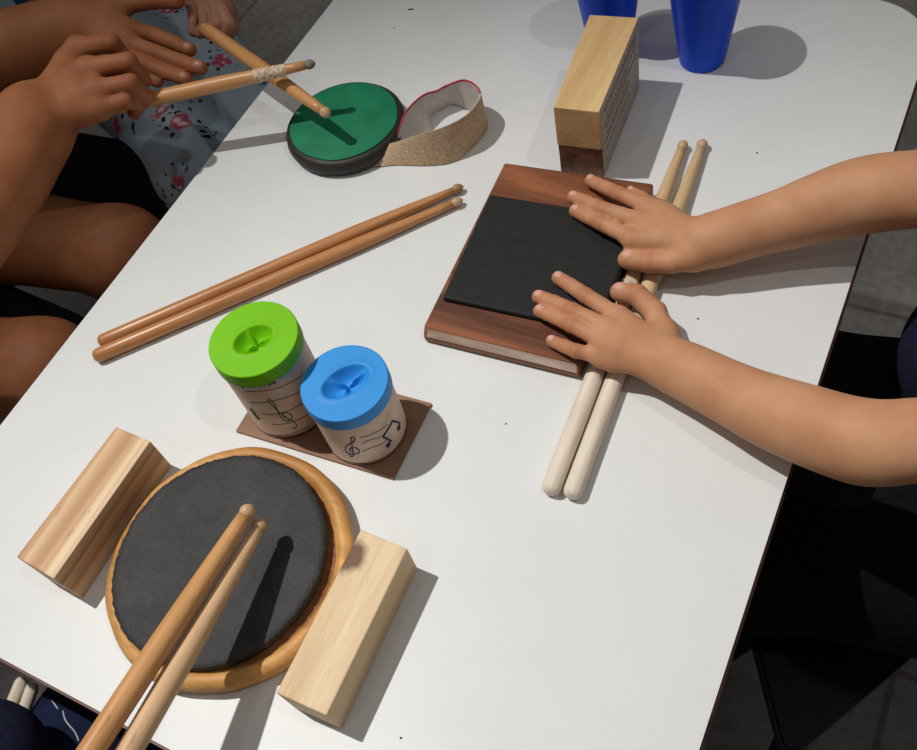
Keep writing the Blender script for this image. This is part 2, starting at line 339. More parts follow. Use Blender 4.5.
def surface(D, o, h):
    s = D < 0; nx, ny, nz = D.shape
    acc = np.zeros((nx-1, ny-1, nz-1, 3), np.float32); cnt = np.zeros((nx-1, ny-1, nz-1), np.float32)
    sh = (nx-1, ny-1, nz-1)
    for axis in range(3):
        o1, o2 = [i for i in range(3) if i != axis]
        for u in (0, 1):
            for w in (0, 1):
                st = [slice(0, -1)]*3
                def sl(ax_off):
                    r = [None]*3; r[axis] = slice(ax_off, D.shape[axis]-1+ax_off)
                    r[o1] = slice(u, D.shape[o1]-1+u); r[o2] = slice(w, D.shape[o2]-1+w); return tuple(r)
                A, B = D[sl(0)], D[sl(1)]; c = (A < 0) != (B < 0)
                t = np.where(c, A/np.where(c, A-B, 1), 0)
                cnt += c; acc[..., axis] += np.where(c, t, 0); acc[..., o1] += np.where(c, u, 0); acc[..., o2] += np.where(c, w, 0)
    act = cnt > 0; idx = -np.ones(sh, np.int64); idx[act] = np.arange(act.sum())
    cell = np.argwhere(act); V = (acc[act]/cnt[act][:, None]+cell)*h+o
    Fs = []
    for axis in range(3):
        o1, o2 = [(1, 2), (2, 0), (0, 1)][axis]
        A = s[tuple(slice(0, -1) if i == axis else slice(None) for i in range(3))]
        B = s[tuple(slice(1, None) if i == axis else slice(None) for i in range(3))]
        e = np.argwhere(A != B); e = e[(e[:, o1] > 0) & (e[:, o2] > 0) & (e[:, o1] < sh[o1]) & (e[:, o2] < sh[o2])]
        def cid(d1, d2):
            q = e.copy(); q[:, o1] += d1; q[:, o2] += d2; return idx[q[:, 0], q[:, 1], q[:, 2]]
        qd = np.stack([cid(-1, -1), cid(0, -1), cid(0, 0), cid(-1, 0)], 1)
        ins = A[e[:, 0], e[:, 1], e[:, 2]]; qd[~ins] = qd[~ins][:, ::-1]; Fs.append(qd)
    Fq = np.concatenate(Fs); Fq = Fq[(Fq >= 0).all(1)]
    return V, Fq
def body_mesh(h, body, kb, fingers=(), kf=0.006, relax=1):
    """body: blended cones; fingers: kept apart from one another but blended into the body"""
    allc = list(body)+list(fingers); P = np.array([c[0] for c in allc]+[c[2] for c in allc]); R = max(max(c[1], c[3]) for c in allc)
    o = P.min(0)-R-3*h; shape = tuple(np.ceil((P.max(0)+R+3*h-o)/h).astype(int)+1)
    D = field(o, h, shape, body, kb)
    if fingers: D = smin(D, field(o, h, shape, fingers, 0.0012), kf)
    V, Fq = surface(D, o, h)
    for _ in range(relax):
        e = np.concatenate([Fq[:, [0, 1]], Fq[:, [1, 2]], Fq[:, [2, 3]], Fq[:, [3, 0]]])
        sm = np.zeros_like(V); c = np.zeros(len(V)); np.add.at(sm, e[:, 0], V[e[:, 1]]); np.add.at(c, e[:, 0], 1)
        V = 0.5*V+0.5*sm/np.maximum(c, 1)[:, None]
    return V, Fq
def join_mesh(name, parts, mat, parent=None, flush=None, **k):
    V, Fc = [], []; off = 0
    for v, f in parts: V.append(np.asarray(v)); Fc.append(np.asarray(f)+off); off += len(v)
    V = np.concatenate(V); Fc = np.concatenate(Fc)
    me = bpy.data.meshes.new(name); me.vertices.add(len(V)); me.vertices.foreach_set('co', V.astype(np.float32).ravel())
    me.loops.add(Fc.size); me.loops.foreach_set('vertex_index', Fc.astype(np.int32).ravel())
    me.polygons.add(len(Fc)); me.polygons.foreach_set('loop_start', np.arange(0, Fc.size, 4, dtype=np.int32))
    if flush:
        f_ = np.zeros(len(V))
        al_ = np.zeros(len(V))
        for c_, r_, w_, *dd in flush:
            near = np.abs(V-c_).max(1) < 3*r_
            f_[near] = np.maximum(f_[near], w_*np.exp(-(((V[near]-c_)**2).sum(1))/(r_*r_)))
            if dd:
                nr = ((V-c_)**2).sum(1) < (1.3*r_)**2; q_ = (V[nr]-c_) @ _n(dd[0]); al_[nr] = np.where(np.abs(q_) < 0.0001, 0.0001, q_)
        a_ = me.attributes.new('flush', 'FLOAT', 'POINT'); a_.data.foreach_set('value', f_.astype(np.float32))
        a_ = me.attributes.new('along', 'FLOAT', 'POINT'); a_.data.foreach_set('value', al_.astype(np.float32))
    me.update(calc_edges=True); me.validate(); me.materials.append(mat); me.shade_smooth()
    o = bpy.data.objects.new(name, me); COL.objects.link(o)
    if parent: o.parent = parent
    return tag(o, **k)

# ================================================================== THE SETTING
floor = obj_bm('floor', prism([(-3.4, -2.2), (2.2, -2.2), (2.2, 3.6), (-3.4, 3.6)], -0.05, 0, 0), MT['concrete'], kind='structure')
for nm, (x0, y0, x1, y1) in dict(wall_left=(-3.5, -2.3, -3.4, 3.7), wall_right=(2.2, -2.3, 2.3, 3.7), wall_front=(-3.4, -2.3, 2.2, -2.2), wall_back=(-3.4, 3.6, 2.2, 3.7)).items():
    obj_bm(nm, prism([(x0, y0), (x1, y0), (x1, y1), (x0, y1)], 0, 4.2, 0), MT['wall'], kind='structure')

# ---- table
table = empty('table', (0, 0, 0), label='large white laminate table with a thin dark brown edge, carrying all the drum pads', cat='table')
def round_rect(x0, x1, y0, y1, r, n=10):
    pts = []
    for cx, cy, a0 in ((x1-r, y0+r, -90), (x1-r, y1-r, 0), (x0+r, y1-r, 90), (x0+r, y0+r, 180)):
        for i in range(n+1):
            a = math.radians(a0+90*i/n); pts.append((cx+r*math.cos(a), cy+r*math.sin(a)))
    return pts
rr = round_rect(-0.7105, -0.0175, -0.0045, 0.972, 0.072)
obj_bm('table_top', prism(rr, TZ-0.004, TZ, 0.0008, 1), MT['laminate'], table)
rr2 = round_rect(-0.7120, -0.0155, -0.0065, 0.9740, 0.072)
obj_bm('edge_strip', prism(rr2, TZ-0.026, TZ-0.0042, 0.0005, 1), MT['table_edge'], table)
for x in (-0.66, -0.07):
    for y in (0.05, 0.93):
        obj_bm('leg', box(x, y, 0.04, 0.04, 0.0, TZ-0.027, 0.002), MT['steel'], table)
obj_bm('apron', prism([(-0.64, 0.05), (-0.09, 0.05), (-0.09, 0.93), (-0.64, 0.93)], TZ-0.07, TZ-0.0265, 0.001), MT['steel'], table)

# ================================================================== DRUMSTICKS
def stick_profile(L, r=0.0073, neck=0.0032, taper=0.115):
    p = [(0, 0), (r*0.55, 0.0006), (r*0.85, 0.0024), (r, 0.006)]
    p += [(r, L*t) for t in (0.1, 0.25, 0.45, 0.6)]
    taper = min(taper, L*0.38); x0 = L-0.012-taper; p = [q_ for q_ in p if q_[1] < x0-0.002]
    for t in np.linspace(0, 1, 9): p.append((r+(neck-r)*(t**1.25), x0+taper*t))
    return p
def drumstick(label, butt, tip, mat, tipmat, r=0.0073, tr=0.0052, neck=0.0036, group=None, tape=None):
    butt = Vector(butt); tip = Vector(tip); L = (tip-butt).length
    p = stick_profile(L, r, neck); p.append((0, p[-1][1]+0.001))
    V, Fc = lathe(p, 28, 'x'); o = obj('drumstick', V, Fc, mat, label=label, cat='drumstick', group=group)
    o.location = butt; o.rotation_euler = (tip-butt).to_track_quat('X', 'Z').to_euler()
    tl = 0.0145; q = [(0, L-tl)]+[(max(1e-9, tr*math.sin(math.pi*t)**0.62*(1-0.12*(1-t))), L-tl+tl*t) for t in np.linspace(0.06, 0.97, 12)]+[(0, L)]
    V, Fc = lathe(q, 24, 'x'); obj('tip', V, Fc, tipmat, o)
    if tape:
        for x0, x1 in tape:
            q = []
            for i, t in enumerate(np.linspace(0, 1, 22)):
                x = x0+(x1-x0)*t; j = max(0, (x-(L-0.127))/0.115); rad = r+(neck-r)*(min(1, j)**1.25)
                q.append((rad+0.0006+0.0006*math.sin(i*2.1)*random.random(), x))
            V, Fc = lathe([(0, x0)]+q+[(0, x1)], 24, 'x', lambda a, h: 1+0.06*math.sin(a*3+h*900)+0.04*math.sin(a*7-h*1500))
            obj('tape_wrap', V, Fc, MT['tape'], o, label='frayed peeling tape wrapping')
    return o
def lay(px0, py0, px1, py1, r, ztip=0.0):
    return at(px0, py0, TZ+r), at(px1, py1, TZ+r-ztip)
b0, t0 = lay(98.5, 343, 463.5, 186, 0.0073, 0.001)
drumstick('brown lacquered drumstick lying behind its twin, the one farther from the green lidded can', b0, t0, MT['stick_brown'], MT['tip_brown'], group='pair of brown drumsticks')
b0, t0 = lay(93.5, 357.5, 463, 199.5, 0.0073, 0.001)
drumstick('brown lacquered drumstick lying just behind the green lidded can, nearer of its pair', b0, t0, MT['stick_brown'], MT['tip_tan'], group='pair of brown drumsticks')
b0, t0 = lay(549, 494, 684.5, 141, 0.0078, 0.001)
drumstick('bleached pale drumstick under both hands, on the side touching the dark wooden board', b0, t0, MT['stick_bleached'], MT['tip_tan'], r=0.0078, tr=0.0058, neck=0.0042, group='pair of pale drumsticks under the hands', tape=[(0.205, 0.225)])
b0, t0 = lay(570.5, 498, 704, 140, 0.0078, 0.001)
drumstick('bleached pale drumstick under both hands, outer one away from the dark board', b0, t0, MT['stick_bleached'], MT['tip_tan'], r=0.0078, tr=0.0058, neck=0.0042, group='pair of pale drumsticks under the hands', tape=[(0.232, 0.262)])
def through(px, py, z, tip, L):
    q = at(px, py, z); d = _n(q-np.array(tip)); return np.array(tip)+d*L
tipA = at(252, 505, TZ+0.066); tipB = at(263.5, 519, TZ+0.053)
buttA = through(93, 748, TZ+0.104, tipA, 0.385); buttB = through(131, 748, TZ+0.089, tipB, 0.385)
drumstick('tan drumstick raised over the black round pad, the upper left of the two', buttA, tipA, MT['stick_orange'], MT['tip_tan'], r=0.0088, tr=0.0068, neck=0.0058, group='pair of drumsticks raised over the round pad')
drumstick('pinkish tan drumstick raised over the black round pad, lower right of the two', buttB, tipB, MT['stick_tan'], MT['tip_tan'], r=0.0088, tr=0.0068, neck=0.0058, group='pair of drumsticks raised over the round pad')
tipC = at(315.5, 63, TZ+0.088); buttC = through(142, 101, TZ+0.076, tipC, 0.26)
drumstick('tan drumstick with a frayed wrapping, held level beside the green pad', buttC, tipC, MT['stick_orange'], MT['tip_grey'], r=0.0082, tr=0.0055, neck=0.0045, tape=[(0.192, 0.228)])
tipD = at(329, 115, TZ+0.064); buttD = at(203, 27, TZ+0.060)
drumstick('tan drumstick whose tip strikes down onto the green pad', buttD, tipD, MT['stick_orange'], MT['tip_tan'], r=0.0080, tr=0.0062, neck=0.0052)

# ================================================================== ROUND PAD ON WOODEN PLATE
pc = at(227, 560, TZ+0.02)
pl = empty('practice_pad', (pc[0]-0.0015, pc[1]+0.001, TZ), label='round black rubber practice pad on a carved orange wooden plate', cat='drum pad')
wob = lambda a, h: 1+0.006*math.sin(3*a+1)+0.005*math.sin(7*a)+0.003*math.sin(13*a+2)
V, Fc = lathe([(0, 0), (0.094, 0), (0.100, 0.002), (0.1045, 0.007), (0.1055, 0.012), (0.104, 0.0165), (0.1005, 0.0195), (0.0965, 0.020), (0.0935, 0.0185), (0.0915, 0.014), (0.089, 0.012), (0, 0.012)], 96, rfun=wob)
obj('wooden_plate', V, Fc, MT['plate'], pl)
V, Fc = lathe([(0.080, 0.0121), (0.0935, 0.0121), (0.0958, 0.0180), (0.0950, 0.0186), (0.0925, 0.0128), (0.080, 0.0127)], 96, rfun=wob); obj('recess', V, Fc, MT['plate_shade'], pl, label='groove between rubber and rim, painted with shade')  # added ring whose dark colour paints the rubber's shade on the plate
jag = [random.uniform(-1, 1) for _ in range(240)]
def rj(a, h):
    i = int(a/(2*math.pi)*240) % 240; return 1+0.006*jag[i]-0.016*math.cos(2*a)+0.005*math.sin(5*a)
prof = [(0, 0.0125), (0.0895, 0.0125), (0.0908, 0.016), (0.0908, 0.0225), (0.0898, 0.0238)]+[(r_, 0.0243-0.0008*(r_ < 0.04)) for r_ in (0.085, 0.07, 0.05, 0.03)]+[(0, 0.0232)]
V, Fc = lathe(prof, 240, rfun=rj); rub = obj('rubber_disc', V, Fc, MT['rubber_disc'], pl, loc=(-0.0062, -0.0008, 0)); edge_split(rub, 50)

# ================================================================== WOODEN BLOCKS
def quad_block(name, px, h, mat, **k):
    """block whose four top corners were measured; origin at its middle on the table"""
    P = [at(*q, TZ+h) for q in px]; c = sum(P)/4
    bm = prism([(p[0]-c[0], p[1]-c[1]) for p in P], 0, h, 0.0014, 2)
    for v in bm.verts: v.co.x += 0.0004*math.sin(v.co.y*60+v.co.z*50)
    o = obj_bm(name, bm, mat, **k); o.location = (c[0], c[1], TZ); return o
quad_block('wooden_block', [(276, 693), (326.7, 715.8), (407.7, 548.4), (361, 529)], 0.040, MT['block_pale'],
           label='pale cream wooden block with a brown knot, lying right of the round pad', cat='wooden block')
quad_block('wooden_block', [(16.5, 557), (54, 579), (150.5, 441), (116, 426.5)], 0.0455, MT['block_stripe'],
           label='tan striped wooden block lying left of the round pad', cat='wooden block')
P = [at(*q, TZ+0.088) for q in ((553, 107), (599, 112), (638.5, 17.5), (589.5, 14.5))]; c = sum(P)/4
sb = empty('stacked_block', (c[0], c[1], TZ), label='tall upright wooden block, honey over dark wood with a printed page on its side', cat='wooden block')
poly = [(p[0]-c[0], p[1]-c[1]) for p in P]
obj_bm('upper_block', prism(poly, 0.0395, 0.088, 0.0012), MT['block_honey'], sb, label='honey coloured upper block')
poly2 = [(poly[0][0]+0.0008, poly[0][1]+0.0005), (poly[1][0]-0.0005, poly[1][1]+0.001), (poly[2][0]-0.0005, poly[2][1]-0.001), (poly[3][0]+0.001, poly[3][1]-0.001)]
obj_bm('lower_block', prism(poly2, 0, 0.0393, 0.001), MT['block_dark'], sb, label='dark reddish brown lower block')
e0 = np.array(poly[1]); e1 = np.array(poly[2]); ed = (e1-e0)/np.linalg.norm(e1-e0); nn = np.array([ed[1], -ed[0]]); LL = np.linalg.norm(e1-e0)
def side(s, z, d): q = e0+ed*s+nn*d; return (q[0], q[1], z)
def slab(s0, s1, z0, z1, d0, d1):
    V = [side(s, z, d) for d in (d0, d1) for z in (z0, z1) for s in (s0, s1)]
    return V, [(0, 1, 3, 2), (4, 6, 7, 5), (0, 4, 5, 1), (2, 3, 7, 6), (0, 2, 6, 4), (1, 5, 7, 3)]
V, Fc = slab(0.003, LL-0.003, 0.002, 0.086, 0.0001, 0.0006); pg = obj('printed_page', V, Fc, MT['page'], sb, smooth=False, label='pale page of small print')
V, Fc = [], []
for i, z in enumerate((0.079, 0.074, 0.066, 0.060, 0.054, 0.045, 0.039, 0.028)):
    s = 0.012+0.004*(i % 3); end = LL-0.012-(0.03 if i in (3, 5) else 0)-0.03*(i > 5)
    while s < end:
        w_ = random.uniform(0.003, 0.010); v, f = slab(s, min(s+w_, end), z-0.0009, z+0.0009, 0.0006, 0.0008); Fc += [tuple(q+len(V) for q in ff) for ff in f]; V += v; s += w_+0.0018
obj('text_lines', V, Fc, MT['print'], pg, smooth=False, label='rows of dark small print')

# ================================================================== BOARD WITH BLACK PAD
bd = empty('practice_board', (0, 0, TZ), label='dark reddish wooden board wrapped with a black rubber sheet, under the fingers', cat='drum pad')
H = 0.0185
q = [at(423.5, 336.5, TZ+0.0095), at(579.5, 374.5, TZ+0.0095), at(653.5, 183, TZ+H), at(505, 162, TZ+H)]
q = [(p[0], p[1]) for p in q]
def lerp(a, b_, t): return (a[0]+(b_[0]-a[0])*t, a[1]+(b_[1]-a[1])*t)
bm = bmesh.new(); rows = []
cs = [(0.010, 0.0), (0.010, 0.003), (0.0, 0.0035), (0.0, 0.0095), (0.026, 0.0165), (0.042, H)]     # section at the front edge: recess, chin, worn bevel
W_ = 0.24
def section(side_):
    a = q[0] if side_ == 0 else q[1]; b_ = q[3] if side_ == 0 else q[2]; out = []
    for t, z in cs: p = lerp(a, b_, t*0.8); out.append(bm.verts.new((p[0], p[1], z)))
    for t, z in ((0.994, H), (1.0, H-0.003), (1.0, 0.002), (0.99, 0)): p = lerp(a, b_, t); out.append(bm.verts.new((p[0], p[1], z)))
    return out
A_, B_ = section(0), section(1); n_ = len(A_)
for i in range(n_): bm.faces.new((A_[i], B_[i], B_[(i+1) % n_], A_[(i+1) % n_]))
bm.faces.new(A_[::-1]); bm.faces.new(B_)
vert_edges = [e for e in bm.edges if abs(e.verts[0].co.z-e.verts[1].co.z) > 0.005 and abs(e.verts[0].co.y-e.verts[1].co.y) < 0.004]
bmesh.ops.bevel(bm, geom=bm.edges[:], offset=0.0009, segments=2, affect='EDGES', clamp_overlap=True)
obj_bm('board', bm, MT['board'], bd)
a, b_ = lerp(q[0], q[3], 0.0010), lerp(q[1], q[2], 0.0010); a2, b2 = lerp(q[0], q[3], 0.0208), lerp(q[1], q[2], 0.0208)
za, zb = 0.0099, 0.0168; e_ = 0.0005
p0, p1, p2, p3 = lerp(a, b_, 0.02), lerp(a, b_, 0.985), lerp(a2, b2, 0.975), lerp(a2, b2, 0.03)
V = [(p0[0], p0[1], za), (p1[0], p1[1], za), (p2[0], p2[1], zb), (p3[0], p3[1], zb)]
V = V+[(x, y-e_*0.6, z+e_) for x, y, z in V]
obj('worn_bevel', V, [(3, 2, 1, 0), (4, 5, 6, 7), (0, 1, 5, 4), (1, 2, 6, 5), (2, 3, 7, 6), (3, 0, 4, 7)], MT['board_edge'], bd, smooth=False, label='paler scuffed front edge')
L3, L0 = at(490, 194, TZ+H+0.006), at(442.5, 297.5, TZ+H+0.006)
tA = (L0[1]-q[0][1])/(q[3][1]-q[0][1]); tB = (L3[1]-q[0][1])/(q[3][1]-q[0][1])
w0, w1 = lerp(q[0], q[3], tA), lerp(q[1], q[2], tA); w3, w2 = lerp(q[0], q[3], tB), lerp(q[1], q[2], tB)
pol = [(L0[0]-0.0005, L0[1]), (w1[0]+0.003, w1[1]+0.001), (w2[0]+0.003, w2[1]), (L3[0]-0.0005, L3[1])]
bm = prism(pol, 0.0004, H+0.006, 0.0025, 3); obj_bm('rubber_sheet', bm, MT['rubber_flat'], bd, smooth=False)

# ================================================================== GREEN PAD WITH STRAP
gc = at(343.5, 120, TZ+0.0215)
gp = empty('knee_pad', (gc[0], gc[1], TZ), label='round green topped practice pad with a looped tan strap', cat='drum pad')
V, Fc = lathe([(0, 0.001), (0.060, 0.001), (0.0665, 0.004), (0.068, 0.010), (0.0665, 0.017), (0.0635, 0.0200), (0, 0.0202)], 96)
obj('rubber_rim', V, Fc, MT['rubber_rim'], gp)
wv = lambda a, h: 1+0.006*math.sin(5*a+1)+0.004*math.sin(9*a)
V, Fc = lathe([(0, 0.0203), (0.0600, 0.0203), (0.0610, 0.0208), (0.0608, 0.0216), (0.0600, 0.0220), (0, 0.0220)], 96, rfun=wv)
obj('green_disc', V, Fc, MT['green_felt'], gp)
st = [((352, 163, .001), (371, 150, .004)), ((373, 166.5, .001), (394, 142.5, .018)), ((396, 164.5, .001), (418, 134.5, .033)), ((427, 165, .001), (436, 129.5, .041)),
      ((453, 161.5, .001), (454, 122, .044)), ((472, 147.5, .001), (469, 112, .044)), ((486.5, 129, .001), (479.5, 97, .043)), ((482, 115, .001), (477, 87, .042)),
      ((468, 109, .001), (464, 80.5, .039)), ((453, 104, .001), (446.5, 86, .034)), ((442, 109, .001), (437, 91, .032)), ((429, 118, .001), (425.5, 94.5, .034)),
      ((431, 131, .001), (414, 103, .036)), ((416, 136, .001), (404, 116, .030)), ((400, 141, .001), (397.5, 136, .016))]
lo = spline([at(a[0], a[1], TZ+a[2])-[gc[0], gc[1], TZ] for a, _ in st], 6); hi = spline([at(b[0], b[1], TZ+b[2])-[gc[0], gc[1], TZ] for _, b in st], 6)
def ribbon(off0, off1, i0=0, i1=None, shrink=0.0):
    V, Fc = [], []; i1 = i1 or len(lo); n = 0
    for i in range(i0, i1):
        t = lo[min(i+1, len(lo)-1)]-lo[max(i-1, 0)]; u = hi[i]-lo[i]; nrm = np.cross(t, u); nrm = nrm/max(1e-9, np.linalg.norm(nrm))
        a = lo[i]+u*shrink; b_ = hi[i]-u*shrink; b_ = b_.copy(); a = a.copy(); a[2] = max(a[2], 0.0006)
        V += [a+nrm*off0, b_+nrm*off0, b_+nrm*off1, a+nrm*off1]; n += 1
    for v in V: v[2] = max(v[2], 0.0005)
    for i in range(n-1):
        for k in range(4): Fc.append((4*i+k, 4*(i+1)+k, 4*(i+1)+(k+1) % 4, 4*i+(k+1) % 4))
    Fc.append((0, 1, 2, 3)); Fc.append((4*n-1, 4*n-2, 4*n-3, 4*n-4)); return V, Fc
V, Fc = ribbon(0.0, 0.0012); s_ = obj('strap', V, Fc, MT['burlap'], gp); edge_split(s_, 50)
V, Fc = ribbon(-0.0009, -0.0001, 8, None, 0.02); s_ = obj('strap_lining', V, Fc, MT['white_felt'], gp, label='white inner lining of the strap'); edge_split(s_, 50)
V, Fc = tube([h_+np.array([0, 0, 0.0006]) for h_ in hi[38:]], 0.0009, 6); obj('red_piping', V, Fc, MT['red_thread'], gp, label='red stitched edge')

# ================================================================== BLUE CUPS
def cup(px, py, label, rb=0.0245, rt=0.041, hh=0.115):
    c = at(px, py, TZ)
    fac = lambda a, h: 1+0.012*abs(math.cos(5*a))*max(0, 1-h/0.10)
    prof = [(0, 0.003), (rb*0.8, 0.003), (rb*0.84, 0.0), (rb*0.97, 0.0006), (rb, 0.003)]+[(rb+(rt-rb)*t, 0.003+(hh-0.003)*t) for t in (0.1, 0.3, 0.5, 0.7, 0.85, 0.97)]+[(rt+0.0014, hh-0.002), (rt+0.0014, hh), (rt-0.001, hh)]
    prof += [(rb+(rt-rb)*t-0.0014, 0.005+(hh-0.005)*t) for t in (0.85, 0.5, 0.1, 0.0)]+[(0, 0.0055)]
    V, Fc = lathe(prof, 80, rfun=fac); o = obj('cup', V, Fc, MT['cup'], label=label, cat='cup'); o.location = (c[0], c[1], TZ); edge_split(o, 40); return o
cup(702, 59, 'dark blue plastic cup standing clear to the right of the upright block')
cup(610, 42, 'dark blue plastic cup standing directly behind the upright wooden block')

# ================================================================== CANS ON A HARDBOARD
K = [at(*p, TZ+0.003) for p in ((235.5, 431), (393, 479), (431.5, 403))]; K.append(K[0]+K[2]-K[1])
hb = obj_bm('hardboard_sheet', prism([(p[0], p[1]) for p in K], TZ+0.0002, TZ+0.0032, 0.0004, 1), MT['hardboard'], label='thin brown hardboard sheet lying under the two lidded cans', cat='board')
def lid_mesh(r, hgt, z1, seed, dcx, dcy, da, db, rot, dd):
    """cap with a crumpled dent pressed into its top"""
    V, Fc = [], []; nr, na = 46, 96
    for i in range(nr+1):
        rr_ = r*0.985*i/nr
        for k in range(na):
            a = 2*math.pi*k/na; x, y = rr_*math.cos(a), rr_*math.sin(a)
            u = (x-dcx)*math.cos(rot)+(y-dcy)*math.sin(rot); w = -(x-dcx)*math.sin(rot)+(y-dcy)*math.cos(rot)
            s = math.hypot(u/da, w/db); ang = math.atan2(w/db, u/da)+seed
            f = 0 if s >= 1 else (1-s**3)**1.1
            cre = 1-abs(math.sin(1.5*ang))                     # three ridges meeting in the middle
            z = -dd*f*(1-0.62*cre**2.5*min(1, s*2.5+0.35)) + 0.0004*math.exp(-((s-1.10)/0.12)**2)
            V.append((x, y, z1+z))
    for i in range(nr):
        for k in range(na):
            j = (k+1) % na; Fc.append((i*na+k, i*na+j, (i+1)*na+j, (i+1)*na+k)) if i else Fc.append((k, (i+1)*na+k, (i+1)*na+j, j))
    base = nr*na
    for dr, dz in ((r, -0.0008), (r*1.003, -0.002), (r*1.006, -hgt), (r*0.985, -hgt-0.0003), (r*0.96, -hgt)):
        st_ = len(V)
        for k in range(na): a = 2*math.pi*k/na; V.append((dr*math.cos(a), dr*math.sin(a), z1+dz))
        for k in range(na): j = (k+1) % na; Fc.append((base+k, base+j, st_+j, st_+k))
        base = st_
    return V, Fc
def cyl_curve(pts, cx, cy, r, rad):
    """a drawn stroke on the side of a can, from measured points"""
    P = spline([(*on_cyl(x, y, cx, cy, r),) for x, y in pts], 5) if len(pts) > 2 else [np.array(on_cyl(x, y, cx, cy, r)) for x, y in pts]
    return tube([((r)*math.cos(a), (r)*math.sin(a), z-TZ) for a, z in P], rad, 6)
def cyl_strokes(strokes, cx, cy, r, rad):
    V, Fc = [], []
    for s in strokes: v, f = cyl_curve(s, cx, cy, r, rad); Fc += [tuple(q_+len(V) for q_ in ff) for ff in f]; V += v
    return V, Fc
def can(tc, top, r, body_r, lid_h, mat, name, label, seed, dent):
    c = at(*tc, TZ+top); o = empty('lidded_can', (c[0], c[1], TZ+0.0032), label=label, cat='can'); zb = 0
    t = top-0.0032
    V, Fc = lathe([(0, 0), (body_r-0.001, 0), (body_r, 0.0006), (body_r, t-0.0130), (0, t-0.0130)], 96); bo = obj('body', V, Fc, MT['paper'], o); edge_split(bo, 40)
    V, Fc = lid_mesh(r, lid_h, t, seed, *dent); li = obj('lid', V, Fc, mat, o, label=label.split(' can')[0]+' lid'); edge_split(li, 60)
    V, Fc = lathe([(body_r, 0.0035), (body_r+0.0005, 0.004), (body_r+0.0005, 0.0006), (body_r, 0.0004)], 96); obj('bottom_seam', V, Fc, MT['line_ink'], o)
    if name == 'green':
        V, Fc = lathe([(body_r, t-lid_h-0.005), (body_r+0.0005, t-lid_h-0.0045), (body_r+0.0005, t-lid_h+0.001), (body_r, t-lid_h+0.0012)], 96); obj('rim_band', V, Fc, MT['white_label'], o, label='pale band under the lid')
    return o, c[0], c[1]
cg, gx, gy = can((253, 338), 0.106, 0.0385, 0.0372, 0.015, MT['lime'], 'green', 'lime green lidded can with a green treble clef, beside the blue lidded can', 0.4, (0.001, -0.001, 0.0175, 0.0135, 0.9, 0.0115))
cb, bx, by = can((344, 382), 0.080, 0.0372, 0.0360, 0.014, MT['sky'], 'blue', 'sky blue lidded can with a blue clef and notes, beside the green lidded can', 2.0, (0.001, 0.001, 0.0215, 0.0140, 0.95, 0.0115))
def add_ink(parent, name, strokes, cx, cy, r, rad, mat, z0, label=None):
    V, Fc = cyl_strokes(strokes, cx, cy, r, rad); V = [(v[0], v[1], v[2]-0.0032) for v in V]
    obj(name, V, Fc, mat, parent, label=label)
def Z1(x, y): return (225+x*120/917, 360+y*90/688)
def Z2(x, y): return (310+x*120/917, 390+y*90/688)
R_ = 0.0373
add_ink(cg, 'staff_lines', [[Z1(*p) for p in s] for s in (((155, 240), (260, 238), (400, 215), (500, 170), (590, 115)), ((185, 322), (290, 325), (420, 300), (520, 265), (600, 215)),
        ((290, 412), (400, 412), (500, 380), (590, 335)), ((360, 492), (460, 488), (560, 455), (640, 410)), ((330, 560), (450, 575), (560, 545), (650, 495)))], gx, gy, R_, 0.00042, MT['line_ink'], 0)
add_ink(cg, 'treble_clef', [[Z1(*p) for p in ((512, 522), (540, 515), (545, 495), (520, 470), (470, 440), (410, 395), (360, 345), (332, 318), (335, 300), (360, 315), (390, 355), (405, 400), (430, 440), (470, 465), (505, 455), (512, 425), (480, 405), (445, 405), (440, 425), (465, 440))]], gx, gy, R_, 0.00055, MT['green_ink'], 0)
add_ink(cg, 'music_note', [[Z1(*p) for p in ((195, 370), (215, 395), (235, 425), (262, 452))], [Z1(*p) for p in ((228, 418), (245, 432), (262, 450))]], gx, gy, R_, 0.0011, MT['green_ink'], 0)
let = []
for i, x in enumerate(np.linspace(140, 380, 8)):
    y = 203-0.0006*(x-140)**2*0.9; w = 13
    let += [[Z1(x-w, y+10), Z1(x-w*0.4, y-9)], [Z1(x-w*0.4, y-9), Z1(x+w*0.3, y+7)]] if i % 2 else [[Z1(x-w, y-7), Z1(x-w*0.6, y+9), Z1(x+w*0.2, y+6), Z1(x+w*0.4, y-9)]]
add_ink(cg, 'lettering', let, gx, gy, 0.0378, 0.0006, MT['black_ink'], 0)
R_ = 0.0361
add_ink(cb, 'treble_clef', [[Z2(*p) for p in ((300, 495), (318, 508), (335, 495), (325, 450), (318, 400), (312, 370), (325, 358), (342, 368), (335, 395), (300, 415), (272, 440), (280, 475), (330, 490), (375, 480), (372, 455), (340, 440), (310, 445), (305, 462), (322, 470))]], bx, by, R_, 0.0006, MT['blue_ink'], 0)
add_ink(cb, 'music_note', [[Z2(590, 432), Z2(615, 385)], [Z2(618, 388), Z2(556, 355)], [Z2(556, 355), Z2(588, 310), Z2(628, 235)], [Z2(628, 235), Z2(685, 250)], [Z2(685, 250), Z2(672, 298)]], bx, by, R_, 0.0010, MT['blue_ink'], 0)
add_ink(cb, 'note_head', [[Z2(586, 432), Z2(606, 405)], [Z2(668, 300), Z2(680, 280)]], bx, by, R_, 0.0022, MT['blue_ink'], 0)
add_ink(cb, 'staff_lines', [[Z2(*p) for p in s] for s in (((375, 362), (440, 350), (520, 315), (590, 262)), ((400, 408), (450, 385), (540, 355)), ((400, 470), (470, 440), (540, 415), (580, 385)))], bx, by, R_, 0.0004, MT['line_ink'], 0)

